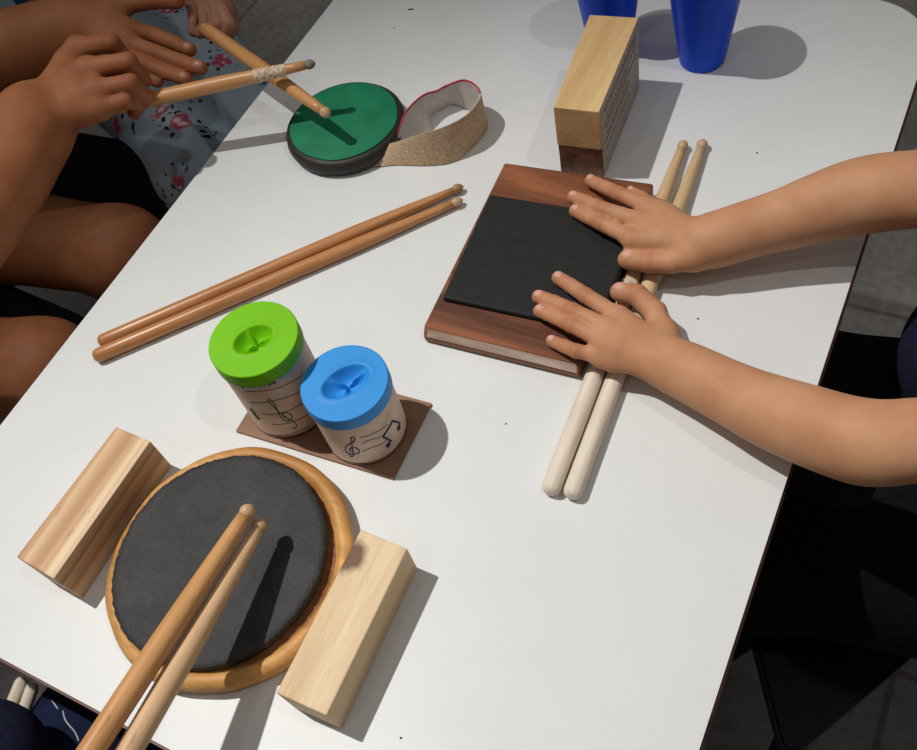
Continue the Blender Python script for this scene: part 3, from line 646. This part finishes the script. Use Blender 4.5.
# crumbs on the table
for px, py, w_, lab in ((411, 9.5, 0.008, 'tiny black splinter on the table at its far end, above the green pad'), (394, 28, 0.0018, 'tiny black crumb on the table just below the black splinter'),
                        (757, 153, 0.002, 'tiny black crumb on the bare table right of the pale drumstick tips'), (698, 319, 0.002, 'tiny black crumb on the table between the two bare arms'),
                        (506, 424, 0.0018, 'tiny black crumb on the table left of the pale drumsticks'), (401, 738, 0.002, 'tiny black crumb on the table near the knotted block')):
    c = at(px, py, TZ); V, Fc = lathe([(0, 0), (0.5, 0.1), (0.45, 0.6), (0, 0.9)], 7); o = obj('crumb', V, Fc, MT['crumb'], label=lab, cat='crumb')
    o.location = (c[0], c[1], TZ); o.scale = (w_, w_*(0.28 if w_ > 0.005 else 0.8), 0.0012); o.rotation_euler.z = 0.35

# ================================================================== PEOPLE
def hp(px, py, dz): return at(px, py, TZ+dz)
def limb(pts):
    """pts: (px, py, height over the table, half width in the photograph) -> cones"""
    pts = spline(pts, 4)
    Q = [(hp(x, y, z), w*depth(hp(x, y, z))/F) for x, y, z, w in pts]
    return [(Q[i][0], Q[i][1], Q[i+1][0], Q[i+1][1]) for i in range(len(Q)-1)], Q
def chain(pts, rs):
    return [(pts[i], rs[i], pts[i+1], rs[i+1]) for i in range(len(pts)-1)]
def nail_mesh(parent, tip, prev, up, r, mat, back=0.0):
    tip = Vector(tip); d = (tip-Vector(prev)).normalized(); u = Vector(up); u = (u-d*u.dot(d)).normalized(); s = d.cross(u)
    c = tip+u*(r*0.56)-d*(r*(0.22+back)); V, Fc = [], []; n = 12
    for i in range(7):
        ph = math.pi*i/6
        for k in range(n):
            a = 2*math.pi*k/n; V.append(c+d*(r*0.85*math.cos(ph))+s*(r*0.68*math.sin(ph)*math.cos(a))+u*(r*0.62*math.sin(ph)*math.sin(a)))
    for i in range(6):
        for k in range(n): j = (k+1) % n; Fc.append((i*n+k, i*n+j, (i+1)*n+j, (i+1)*n+k))
    obj('fingernail', V, Fc, mat, parent)
def finger(joints, r0, r1):
    """joints: MCP, PIP, DIP, tip as points; fuller at the joints than between them"""
    n = len(joints); out = []
    rs = np.linspace(r0, r1, n)
    for i in range(n-1):
        a, b_ = np.array(joints[i]), np.array(joints[i+1]); mid = (a+b_)/2
        rm = (rs[i]+rs[i+1])/2*0.955; out += [(a, rs[i], mid, rm), (mid, rm, b_, rs[i+1])]
    return out
def face(C_, fwd, rh, skinless=False):
    """head turned to fwd: cones for skull, jaw, nose, brow, lips, ears"""
    f = Vector(fwd).normalized(); s = f.cross(Vector((0, 0, 1))).normalized(); u = s.cross(f); C_ = Vector(C_)
    g = lambda a, b_, c: np.array(C_+f*a*rh+s*b_*rh+u*c*rh)
    return [(g(-.12, 0, .22), rh*.86, g(.10, 0, .15), rh*.80), (g(.1, 0, -.2), rh*.66, g(.30, 0, -.72), rh*.34), (g(.30, .28, -.1), rh*.42, g(.30, -.28, -.1), rh*.42),
            (g(.86, 0, .12), rh*.09, g(1.05, 0, -.20), rh*.14), (g(.80, .32, .20), rh*.08, g(.80, -.32, .20), rh*.08), (g(.72, .18, -.52), rh*.09, g(.72, -.18, -.52), rh*.09),
            (g(-.02, .90, .12), rh*.12, g(-.02, .92, -.16), rh*.09), (g(-.02, -.90, .12), rh*.12, g(-.02, -.92, -.16), rh*.09)], g
def head_extras(parent, g, rh, hair_len):
    for sgn in (-1, 1):
        c = g(.80, .30*sgn, .04); V, Fc = lathe([(0, -1)]+[(math.sin(t), -math.cos(t)) for t in np.linspace(0.3, 2.8, 8)]+[(0, 1)], 14)
        obj('eye', [np.array(v)*rh*.085+c for v in V], Fc, MT['eye'], parent)
    cones = [(g(-.18, 0, .38), rh*.92, g(-.02, 0, .42), rh*.86), (g(-.35, 0, .1), rh*.80, g(-.35, 0, -.35), rh*.62)]
    if hair_len: cones.append((g(-.45, 0, -.2), rh*.66, g(-.55, 0, -hair_len), rh*.4))
    join_mesh('hair', [body_mesh(rh*0.09, cones, rh*.3)], MT['hair'], parent)

# ---------------------------------------------------------------- the child on the right
PX = lambda *a: hp(*a)
zf = 0.0275
right_fingers = [
    [(633, 239, .040), (601, 223, .038), (586, 216, .033), (575.5, 211, .0305)],
    [(640, 221, .043), (604, 210, .042), (587, 203, .034), (573.5, 197.5, .0305)],
    [(648, 207, .042), (619, 194, .042), (604, 187, .034), (591, 181, .0270)],
    [(662, 211, .036), (650, 203, .038), (641, 197, .032), (631, 192, .0255)]]
right_thumb = [(692, 256, .036), (672, 262, .034), (648, 262, .031), (627.5, 259.5, .029)]
left_fingers = [
    [(619, 317, .040), (586, 296, .038), (571, 286, .033), (558.5, 278, .0310)],
    [(609, 329, .042), (572, 311, .042), (554, 303, .034), (539, 297, .0310)],
    [(605, 342, .040), (572, 325, .040), (555, 317, .033), (540, 311, .0310)],
    [(602, 356, .032), (576, 351, .034), (564, 346, .029), (552, 341, .0245)]]
left_thumb = [(664, 336, .030), (655, 312, .030), (637, 295, .031), (620, 292, .028)]
fl_ = []
def child_hand(fingers, thumb, wrist, arm, fr=0.0078):
    fc, tips = [], []
    for i, f in enumerate(fingers):
        J = [PX(*p) for p in f]; k = (1.0, 1.02, 0.97, 0.86)[i]; fc += finger(J, fr*1.03*k, fr*0.84*k); tips.append((J[-1], J[-2], fr*0.84*k)); fl_.extend([(J[1], .0105, .9, J[0]-J[2]), (J[2], .008, .6, J[1]-J[3]), (J[-1], .009, .8), (J[0], .010, .5)])
    J = [PX(*p) for p in thumb]; fc += finger(J, fr*1.42, fr*1.16); tips.append((J[-1], J[-2], fr*1.16)); fl_.extend([(J[2], .014, .8, J[1]-J[3]), (J[-1], .010, .6)])
    ac, Q = limb(arm)
    W0 = Q[0][0]; mc = [PX(*f[0]) for f in fingers]; body = list(ac)
    for i, m_ in enumerate(mc):
        w = W0+(m_-W0)*0.12+np.array([0, (1.5-i)*0.002, 0]); body.append((w, 0.0125, m_-np.array([0, 0, 0.001]), 0.0102))
    for a, b_ in zip(mc, mc[1:]): body.append((a*0.8+W0*0.2-[0, 0, .003], 0.0090, b_*0.8+W0*0.2-[0, 0, .003], 0.0090))
    tb = PX(*thumb[0]); body += [(W0, 0.0140, tb, 0.0120), (tb, 0.0115, mc[0]*0.55+W0*0.45, 0.0095)]
    return body, fc, tips, Q
armR = [(702, 243, .040, 23.5), (722, 238, .043, 23), (748, 229.5, .048, 24), (785, 219, .054, 26.5), (827, 205.5, .062, 31), (871, 194, .070, 34.5), (930, 188, .080, 34.5)]
armL = [(664, 362, .032, 23.5), (688, 372, .033, 24), (716, 386, .036, 26.5), (762, 408, .042, 31.5), (807, 425, .046, 35.5), (853, 440, .050, 37.5), (882, 443.5, .056, 37), (925, 439, .070, 36.5)]
parts = []; nails = []
arms = []
for F_, T_, A_ in ((right_fingers, right_thumb, armR), (left_fingers, left_thumb, armL)):
    body, fc, tips, Q = child_hand(F_, T_, None, A_)
    nails += tips; arms.append((body, fc, Q))
shR, shL = np.array([0.30, 0.70, 1.03]), np.array([0.30, 0.41, 1.02])
elR = np.array([0.115, 0.675, 0.855])
arms[0][0].append((arms[0][2][-1][0], arms[0][2][-1][1], elR, 0.036)); arms[0][0].append((elR, 0.036, shR, 0.042))
pL = arms[1][2][-1]; arms[1][0].append((pL[0], pL[1], shL, 0.042))
for body, fc, Q in arms: parts.append(body_mesh(0.0015, body, 0.009, fc, 0.0050, 1))
trunk = [((0.36, 0.56, 0.56), 0.115, (0.34, 0.56, 0.80), 0.105), ((0.34, 0.56, 0.80), 0.10, (0.33, 0.56, 0.97), 0.085), (shR, 0.05, shL, 0.05), ((0.33, 0.555, 0.98), 0.045, (0.32, 0.555, 1.10), 0.042)]
hd, g_ = face((0.31, 0.555, 1.20), (-1, -0.15, -0.45), 0.092)
legs_c = []
for y0, y1 in ((0.62, 0.575), (0.50, 0.405)):
    legs_c += [((0.36, y0, 0.53), 0.075, (-0.03, y1, 0.53), 0.055), ((-0.03, y1, 0.53), 0.052, (-0.10, y1, 0.09), 0.035), ((-0.10, y1, 0.05), 0.035, (-0.22, y1, 0.035), 0.028)]
parts.append(body_mesh(0.008, trunk+hd+legs_c, 0.03))
child = join_mesh('person', parts, MT['skin_child'], flush=fl_, label='person in navy and black at the right, both bare forearms laid across the table', cat='person')
for tp, pv, r_ in nails: nail_mesh(child, tp, pv, (0, 0, 1), r_, MT['nail_child'])
head_extras(child, g_, 0.092, 0.6)
join_mesh('shirt', [body_mesh(0.008, [((0.36, 0.56, 0.54), 0.135, (0.34, 0.56, 0.80), 0.125), ((0.34, 0.56, 0.80), 0.118, (0.33, 0.56, 0.97), 0.10), (shR, 0.065, shL, 0.065),
     (shR, 0.062, shR+(elR-shR)*0.55, 0.060), (shL, 0.062, shL+(pL[0]-shL)*0.45, 0.060), ((0.125, 0.60, 0.655), 0.088, (0.24, 0.57, 0.78), 0.09)], 0.03)], MT['navy'], child)
join_mesh('trousers', [body_mesh(0.009, [((0.36, 0.62, 0.54), 0.11, (-0.03, 0.575, 0.53), 0.080), ((0.36, 0.50, 0.54), 0.11, (-0.03, 0.405, 0.53), 0.080), ((0.34, 0.56, 0.54), 0.12, (0.05, 0.49, 0.51), 0.08),
     ((-0.03, 0.405, 0.52), 0.078, (-0.10, 0.405, 0.12), 0.055), ((-0.03, 0.575, 0.52), 0.078, (-0.10, 0.575, 0.12), 0.055)], 0.03)], MT['black_cloth'], child)

for y1 in (0.575, 0.405): join_mesh('shoe', [body_mesh(0.005, [((-0.09, y1, 0.055), 0.045, (-0.23, y1, 0.042), 0.036)], 0.01)], MT['black_cloth'], child)
# ---------------------------------------------------------------- person A on the left: two hands, bare knees
fa_ = []
def adult_hand(F_, T_, A_, fr, kp=0.012):
    fc, tips = [], []
    for i, f in enumerate(F_):
        J = [PX(*p) for p in f]; k = (1.0, 1.03, 0.98, 0.86)[i]; fc += finger(J, fr*1.12*k, fr*0.86*k); tips.append((J[-1], J[-2], fr*0.86*k)); fa_.extend([(J[1], .010, .6, J[0]-J[2]), (J[-1], .010, .5), (J[0], .012, .3)])
    J = [PX(*p) for p in T_]; fc += finger(J, fr*1.35, fr*1.05); tips.append((J[-1], J[-2], fr*1.05))
    ac, Q = limb(A_); W0 = Q[0][0]; body = list(ac); mc = [PX(*f[0]) for f in F_]
    for m_ in mc: body.append((W0+(m_-W0)*0.12, 0.017, m_, 0.0135))
    for a, b_ in zip(mc, mc[1:]): body.append((a*0.75+W0*0.25, 0.0125, b_*0.75+W0*0.25, 0.0125))
    tb = PX(*T_[0]); body += [(W0, 0.018, tb, 0.0155), (tb, 0.0145, mc[0]*0.5+W0*0.5, 0.0125)]
    return body, fc, tips, Q
# near hand, back of the hand up, fingers curled round the stick
FA = [[(78, 48, .117), (112, 43, .122), (124, 58, .098), (116, 70, .082)],
      [(88, 69, .119), (128, 62, .122), (142, 80, .098), (132, 92, .077)],
      [(96, 90, .112), (131, 83, .114), (146, 97, .090), (136, 107, .068)],
      [(100, 108, .100), (126, 101, .102), (140, 104, .082), (134, 113, .066)]]
TA_ = [(70, 84, .082), (86, 62, .072), (110, 74, .068), (128, 90, .067)]
AA = [(38, 118, .098, 36), (20, 148, .094, 36), (0, 186, .092, 37), (-40, 240, .092, 40), (-110, 310, .06, 46)]
# far hand, open, fingers stretched to the right
FB = [[(128, 30, .075), (152, 34, .066), (172, 42, .060), (190, 50, .055)],
      [(126, 42, .072), (156, 53, .064), (182, 62, .058), (201, 68, .054)],
      [(120, 56, .066), (148, 65, .058), (168, 73, .053), (186, 79, .050)],
      [(112, 66, .060), (134, 72, .052), (148, 77, .048), (158, 82, .046)]]
TB_ = [(112, 10, .085), (132, 3, .088), (154, 0, .088), (176, 1, .085)]
AB = [(92, 28, .075, 26), (62, 34, .075, 29), (20, 46, .075, 32), (-40, 62, .07, 37), (-120, 84, .07, 42)]
bA, fA, tipsA, QA = adult_hand(FA, TA_, AA, 0.0098)
bB, fB, tipsB, QB = adult_hand(FB, TB_, AB, 0.0092)
shA, shB = np.array([-1.42, 0.12, 1.10]), np.array([-1.50, 0.48, 1.10])
elA, elB = np.array([-1.14, 0.14, 0.80]), np.array([-1.36, 0.56, 0.80])
bA += [(QA[-1][0], QA[-1][1], elA, 0.043), (elA, 0.043, shA, 0.05)]; bB += [(QB[-1][0], QB[-1][1], elB, 0.043), (elB, 0.043, shB, 0.05)]
knee1, knee2 = np.array([-0.93, 0.505, 0.54]), np.array([-0.90, 0.305, 0.55])
lg = [((-1.42, 0.42, 0.54), 0.085, (-1.15, 0.47, 0.55), 0.070), ((-1.15, 0.47, 0.55), 0.070, knee1, 0.061), (knee1+[0.0, 0, 0.008], 0.055, knee1+[0.012, 0, -0.03], 0.050), (knee1, 0.052, (-0.93, 0.50, 0.36), 0.055), ((-0.93, 0.50, 0.36), 0.055, (-0.94, 0.5, 0.09), 0.036), ((-0.94, 0.5, 0.05), 0.04, (-0.82, 0.5, 0.035), 0.03),
      ((-1.42, 0.22, 0.54), 0.085, (-1.15, 0.24, 0.55), 0.070), ((-1.15, 0.24, 0.55), 0.070, knee2, 0.062), (knee2, 0.062, (-0.90, 0.285, 0.36), 0.053), ((-0.90, 0.285, 0.36), 0.053, (-0.92, 0.29, 0.09), 0.036), ((-0.92, 0.29, 0.05), 0.04, (-0.80, 0.29, 0.035), 0.03)]
trunkA = [((-1.45, 0.32, 0.58), 0.14, (-1.50, 0.31, 0.95), 0.12), ((-1.50, 0.31, 0.95), 0.12, (-1.50, 0.30, 1.08), 0.09), (shA, 0.055, shB, 0.055), ((-1.5, 0.3, 1.08), 0.055, (-1.49, 0.3, 1.22), 0.05)]
hdA, gA = face((-1.47, 0.30, 1.34), (1, 0.1, -0.45), 0.108)
pa = join_mesh('person', [body_mesh(0.0019, bA, 0.014, fA, 0.007, 1), body_mesh(0.0019, bB, 0.014, fB, 0.007, 1), body_mesh(0.009, trunkA+hdA+lg, 0.03)], MT['skin_adult'], flush=fa_,
               label='person with bare knees at the left edge, one hand gripping a taped drumstick', cat='person')
for tp, pv, r_ in tipsB[:3]: nail_mesh(pa, tp, pv, (0.3, -0.2, 1), r_, MT['nail_adult'])
head_extras(pa, gA, 0.108, 0.9)
join_mesh('shirt', [body_mesh(0.009, [((-1.45, 0.32, 0.58), 0.165, (-1.50, 0.31, 0.95), 0.14), ((-1.50, 0.31, 0.95), 0.135, (-1.50, 0.30, 1.06), 0.11), (shA, 0.07, shB, 0.07), (shA, 0.07, shA+(elA-shA)*0.5, 0.068), (shB, 0.07, shB+(elB-shB)*0.5, 0.068)], 0.03)], MT['black_cloth'], pa)
join_mesh('shorts', [body_mesh(0.009, [((-1.42, 0.42, 0.55), 0.11, (-1.20, 0.47, 0.555), 0.088), ((-1.42, 0.22, 0.55), 0.11, (-1.17, 0.23, 0.555), 0.088), ((-1.42, 0.32, 0.54), 0.12, (-1.30, 0.33, 0.52), 0.10), ((-1.00, 0.38, 0.46), 0.05, (-1.30, 0.34, 0.50), 0.09), ((-1.30, 0.52, 0.57), 0.10, (-0.99, 0.625, 0.50), 0.085)], 0.03)], MT['black_cloth'], pa)

# ---------------------------------------------------------------- person B further left: floral trousers, teal top, one hand on a stick
FC = [[(205, -2, .070), (222, 8, .068), (230, 24, .060), (222, 36, .050)],
      [(198, -6, .070), (214, 6, .070), (219, 24, .062), (210, 34, .052)],
      [(190, -6, .068), (203, 8, .070), (206, 24, .063), (200, 33, .055)],
      [(184, -8, .064), (193, 8, .066), (194, 22, .060), (193, 32, .054)]]
TC_ = [(214, -8, .058), (228, 10, .050), (232, 28, .044), (222, 40, .044)]
AC = [(182, -40, .070, 24), (150, -70, .070, 26), (80, -110, .070, 30), (-20, -140, .060, 34)]
bC, fC, tipsC, QC = adult_hand(FC, TC_, AC, 0.0082)
shC, shD = np.array([-1.50, 0.90, 1.05]), np.array([-1.42, 1.20, 1.05]); elC = np.array([-1.30, 0.88, 0.85])
bC += [(QC[-1][0], QC[-1][1], elC, 0.036), (elC, 0.036, shC, 0.045)]
armD = [(shD, 0.045, (-1.22, 1.20, 0.84), 0.038), ((-1.22, 1.20, 0.84), 0.036, (-1.10, 1.02, 0.66), 0.026), ((-1.10, 1.02, 0.66), 0.026, (-1.04, 0.95, 0.655), 0.028)]
trB = [((-1.48, 1.03, 0.56), 0.12, (-1.46, 1.04, 0.90), 0.11), (shC, 0.05, shD, 0.05), ((-1.46, 1.05, 1.0), 0.05, (-1.44, 1.05, 1.15), 0.045), ((-1.45, 1.03, 0.95), 0.10, (-1.46, 1.04, 1.02), 0.08)]
hdB, gB = face((-1.42, 1.04, 1.26), (1, -0.35, -0.4), 0.10)
fl = [((-0.90, 0.66, 0.07), 0.035, (-0.80, 0.655, 0.04), 0.028), ((-0.86, 0.82, 0.07), 0.035, (-0.76, 0.815, 0.04), 0.028), ((-0.92, 0.67, 0.15), 0.035, (-0.91, 0.66, 0.06), 0.033), ((-0.88, 0.83, 0.15), 0.035, (-0.87, 0.82, 0.06), 0.033)]
pb = join_mesh('person', [body_mesh(0.0019, bC, 0.013, fC, 0.006, 1), body_mesh(0.009, trB+hdB+armD, 0.03), body_mesh(0.009, fl, 0.02)], MT['skin_adult2'],
               label='person in pale blue floral trousers and a teal print top, striking the green pad', cat='person')
head_extras(pb, gB, 0.10, 1.4)
join_mesh('trousers', [body_mesh(0.008, [((-1.45, 0.96, 0.55), 0.11, (-1.10, 0.80, 0.56), 0.092), ((-1.10, 0.80, 0.56), 0.092, (-0.905, 0.675, 0.545), 0.074), ((-0.905, 0.675, 0.53), 0.074, (-0.90, 0.67, 0.14), 0.06),
     ((-1.45, 1.06, 0.54), 0.105, (-1.08, 0.90, 0.53), 0.075), ((-1.08, 0.90, 0.53), 0.075, (-0.90, 0.80, 0.51), 0.058), ((-0.90, 0.80, 0.50), 0.060, (-0.88, 0.81, 0.14), 0.052)], 0.02)], MT['floral'], pb, label='pale blue floral trousers')
join_mesh('top', [body_mesh(0.009, [((-1.48, 1.03, 0.55), 0.155, (-1.46, 1.04, 0.90), 0.13), (shC, 0.065, shD, 0.065), ((-1.46, 1.03, 0.93), 0.12, (-1.46, 1.04, 1.02), 0.10), (shC, 0.062, elC, 0.052), (shD, 0.062, (-1.24, 1.20, 0.87), 0.052),
     ((-1.36, 0.98, 0.60), 0.13, (-1.22, 0.86, 0.60), 0.09)], 0.03)], MT['teal_print'], pb, label='teal blue print top')

# ---------------------------------------------------------------- person C, near left corner: navy sleeve, jeans
kc = np.array([-0.635, -0.10, 0.60])
buttM = (np.array(buttA)+np.array(buttB))/2
dS = _n(np.array(tipA)-np.array(buttA)); gpnt = np.array(buttA)+dS*0.05
gB_ = np.array(buttB)+dS*0.05; mid = (gpnt+gB_)/2
def rel(v, a, b_, c): return mid+dS*a+np.array([1, 0, 0])*b_+np.array([0, 0.34, 0.94])*c
palm = mid+np.array([0, -0.01, 0.038]); wr = mid+np.array([-0.01, -0.085, 0.045]); elC_ = np.array([-0.36, -0.42, 0.93]); shC_ = np.array([-0.42, -0.55, 1.14]); shC2 = np.array([-0.74, -0.55, 1.14])
fing = []
for i in range(4):
    a = -0.032+0.019*i; s0 = rel(0, a, -0.014, 0.030); fing += finger([s0, rel(0, a+0.004, 0.026, 0.018), rel(0, a+0.004, 0.030, -0.012), rel(0, a, 0.008, -0.024)], 0.0098, 0.0078)
fing += finger([rel(0, -0.01, -0.032, 0.016), rel(0, 0.012, -0.036, 0.0), rel(0, 0.030, -0.028, -0.014)], 0.0115, 0.0095)
bodyC = [(wr, 0.024, palm, 0.020)]+[(palm, 0.016, rel(0, -0.032+0.019*i, -0.014, 0.030), 0.0125) for i in range(4)]+[(palm, 0.016, rel(0, -0.01, -0.030, 0.016), 0.013), (wr, 0.024, elC_, 0.040), (elC_, 0.04, shC_, 0.048)]
trC = [((-0.58, -0.58, 0.60), 0.13, (-0.58, -0.58, 0.98), 0.12), (shC_, 0.05, shC2, 0.05), ((-0.58, -0.58, 1.02), 0.085, (-0.58, -0.58, 1.08), 0.07), ((-0.58, -0.57, 1.08), 0.05, (-0.58, -0.55, 1.22), 0.048),
       (shC2, 0.048, (-0.80, -0.42, 0.88), 0.04), ((-0.80, -0.42, 0.88), 0.038, (-0.74, -0.26, 0.72), 0.028), ((-0.74, -0.26, 0.72), 0.028, (-0.72, -0.20, 0.705), 0.03),
       ((-0.36, 0.10, 0.07), 0.035, (-0.36, 0.2, 0.035), 0.028), ((-0.54, 0.10, 0.07), 0.035, (-0.54, 0.2, 0.035), 0.028)]
hdC, gC = face((-0.57, -0.52, 1.34), (0.1, 1, -0.45), 0.105)
pcn = join_mesh('person', [body_mesh(0.0022, bodyC, 0.013, fing, 0.007, 1), body_mesh(0.009, trC+hdC, 0.03)], MT['skin_adult2'],
               label='person in dark navy and ripped blue jeans at the lower left corner of the table', cat='person')
head_extras(pcn, gC, 0.105, 0.5)
join_mesh('jeans', [body_mesh(0.009, [((-0.52, -0.55, 0.56), 0.12, (-0.54, -0.02, 0.535), 0.08), ((-0.54, -0.02, 0.535), 0.08, (-0.54, 0.08, 0.12), 0.06), ((-0.42, -0.55, 0.56), 0.12, (-0.36, -0.02, 0.535), 0.08), ((-0.36, -0.02, 0.535), 0.08, (-0.36, 0.08, 0.12), 0.06)], 0.02)], MT['denim'], pcn, label='blue jeans with frayed white threads')
join_mesh('sweater', [body_mesh(0.008, [((-0.58, -0.58, 0.60), 0.155, (-0.58, -0.58, 0.98), 0.14), (shC_, 0.068, shC2, 0.068), ((-0.58, -0.58, 1.0), 0.11, (-0.58, -0.58, 1.08), 0.085), (shC_, 0.066, shC_+(elC_-shC_)*0.6, 0.062), (shC2, 0.066, (-0.80, -0.42, 0.88), 0.055), ((-0.80, -0.42, 0.88), 0.055, (-0.755, -0.30, 0.76), 0.042),
     ((-0.60, -0.30, 0.64), 0.085, at(-22, 772, 0.668), 0.060), ((-0.60, -0.45, 0.66), 0.11, (-0.60, -0.30, 0.64), 0.085)], 0.03)], MT['navy'], pcn, label='navy sweater')

e0_, e1_ = at(23.5, 677, 0.603), at(13, 702, 0.600); d_ = _n(e1_-e0_); drumstick('pale wooden drumstick end poking out at the lower left corner, the left one of two', e0_, e0_+d_*0.25, MT['stick_bleached'], MT['tip_pale'], r=0.0062, group='pale drumsticks on the lap')
e2_, e3_ = at(34, 682.5, 0.603), at(24.5, 710, 0.600); d_ = _n(e3_-e2_); drumstick('pale wooden drumstick end poking out at the lower left corner, the right one of two', e2_, e2_+d_*0.25, MT['stick_bleached'], MT['tip_pale'], r=0.0062, group='pale drumsticks on the lap')
def on_thigh(px, py):
    z = 0.60
    for _ in range(12): p = at(px, py, z); t = max(0.0, (-0.02-p[1])/0.53); z = 0.535+0.025*t+math.sqrt(max(1e-6, (0.0835+0.042*t)**2-(p[0]+0.54)**2-max(0.0, p[1]+0.02)**2))
    return at(px, py, z+0.0012)
V, Fc = [], []
for pts in (((63, 711), (65, 719), (69, 725), (75, 732), (79, 741)), ((47, 697), (53, 702), (58, 709))):
    v, f = tube(spline([on_thigh(*p) for p in pts], 4), 0.0007, 6); Fc += [tuple(q_+len(V) for q_ in ff) for ff in f]; V += v
obj('frayed_thread', V, Fc, MT['thread'], pcn, label='white frayed threads on the jeans')
# ================================================================== STOOLS
def stool(x, y, s, rz, label, zt=0.44):
    o = empty('stool', (x, y, 0), rz, label=label, cat='stool')
    bm = prism(round_rect(-s/2, s/2, -s/2, s/2, 0.05), zt-0.03, zt, 0.006, 3); obj_bm('seat', bm, MT['black_plastic'], o)
    for sx in (-1, 1):
        for sy in (-1, 1):
            V, Fc = tube([(sx*s*0.36, sy*s*0.36, zt-0.031), (sx*s*0.46, sy*s*0.46, 0.0)], [0.018, 0.013], 12); obj('leg', V, Fc, MT['black_plastic'], o)
    return o
u_, v_ = np.array([0.50, 0.866]), np.array([-0.50, 0.866]); A0 = np.array([0.052, 0.232])
ch = empty('chair', (0.1, 0.5, 0), label='black plastic chair beside the table at the right, its seat corner pointing at the viewer', cat='chair')
pol = [A0-[0.1, 0.5], A0+u_*0.42-[0.1, 0.5], A0+u_*0.40+v_*0.22-[0.1, 0.5], A0+v_*0.34-[0.1, 0.5]]
bm = prism([tuple(p) for p in pol], 0.425, 0.452, 0); ve = [e for e in bm.edges if abs(e.verts[0].co.z-e.verts[1].co.z) > 0.01]
bmesh.ops.bevel(bm, geom=ve, offset=0.022, segments=5, affect='EDGES', profile=0.5); bmesh.ops.bevel(bm, geom=[e for e in bm.edges if abs(e.verts[0].co.z-e.verts[1].co.z) < 0.001], offset=0.004, segments=2, affect='EDGES')
obj_bm('seat', bm, MT['black_plastic'], ch)
cc = sum(pol)/4
for p in pol:
    k_ = cc+(p-cc)*0.80; f_ = cc+(p-cc)*0.92; V, Fc = tube([(k_[0], k_[1], 0.424), (f_[0], f_[1], 0)], [0.018, 0.014], 12); obj('leg', V, Fc, MT['black_plastic'], ch)
stool(-1.42, 0.32, 0.38, 0, 'black plastic stool under the bare kneed person at the left')
stool(-1.46, 1.03, 0.38, 0, 'black plastic stool under the person in floral trousers')
stool(-0.58, -0.62, 0.38, 0, 'black plastic stool under the person in blue jeans')
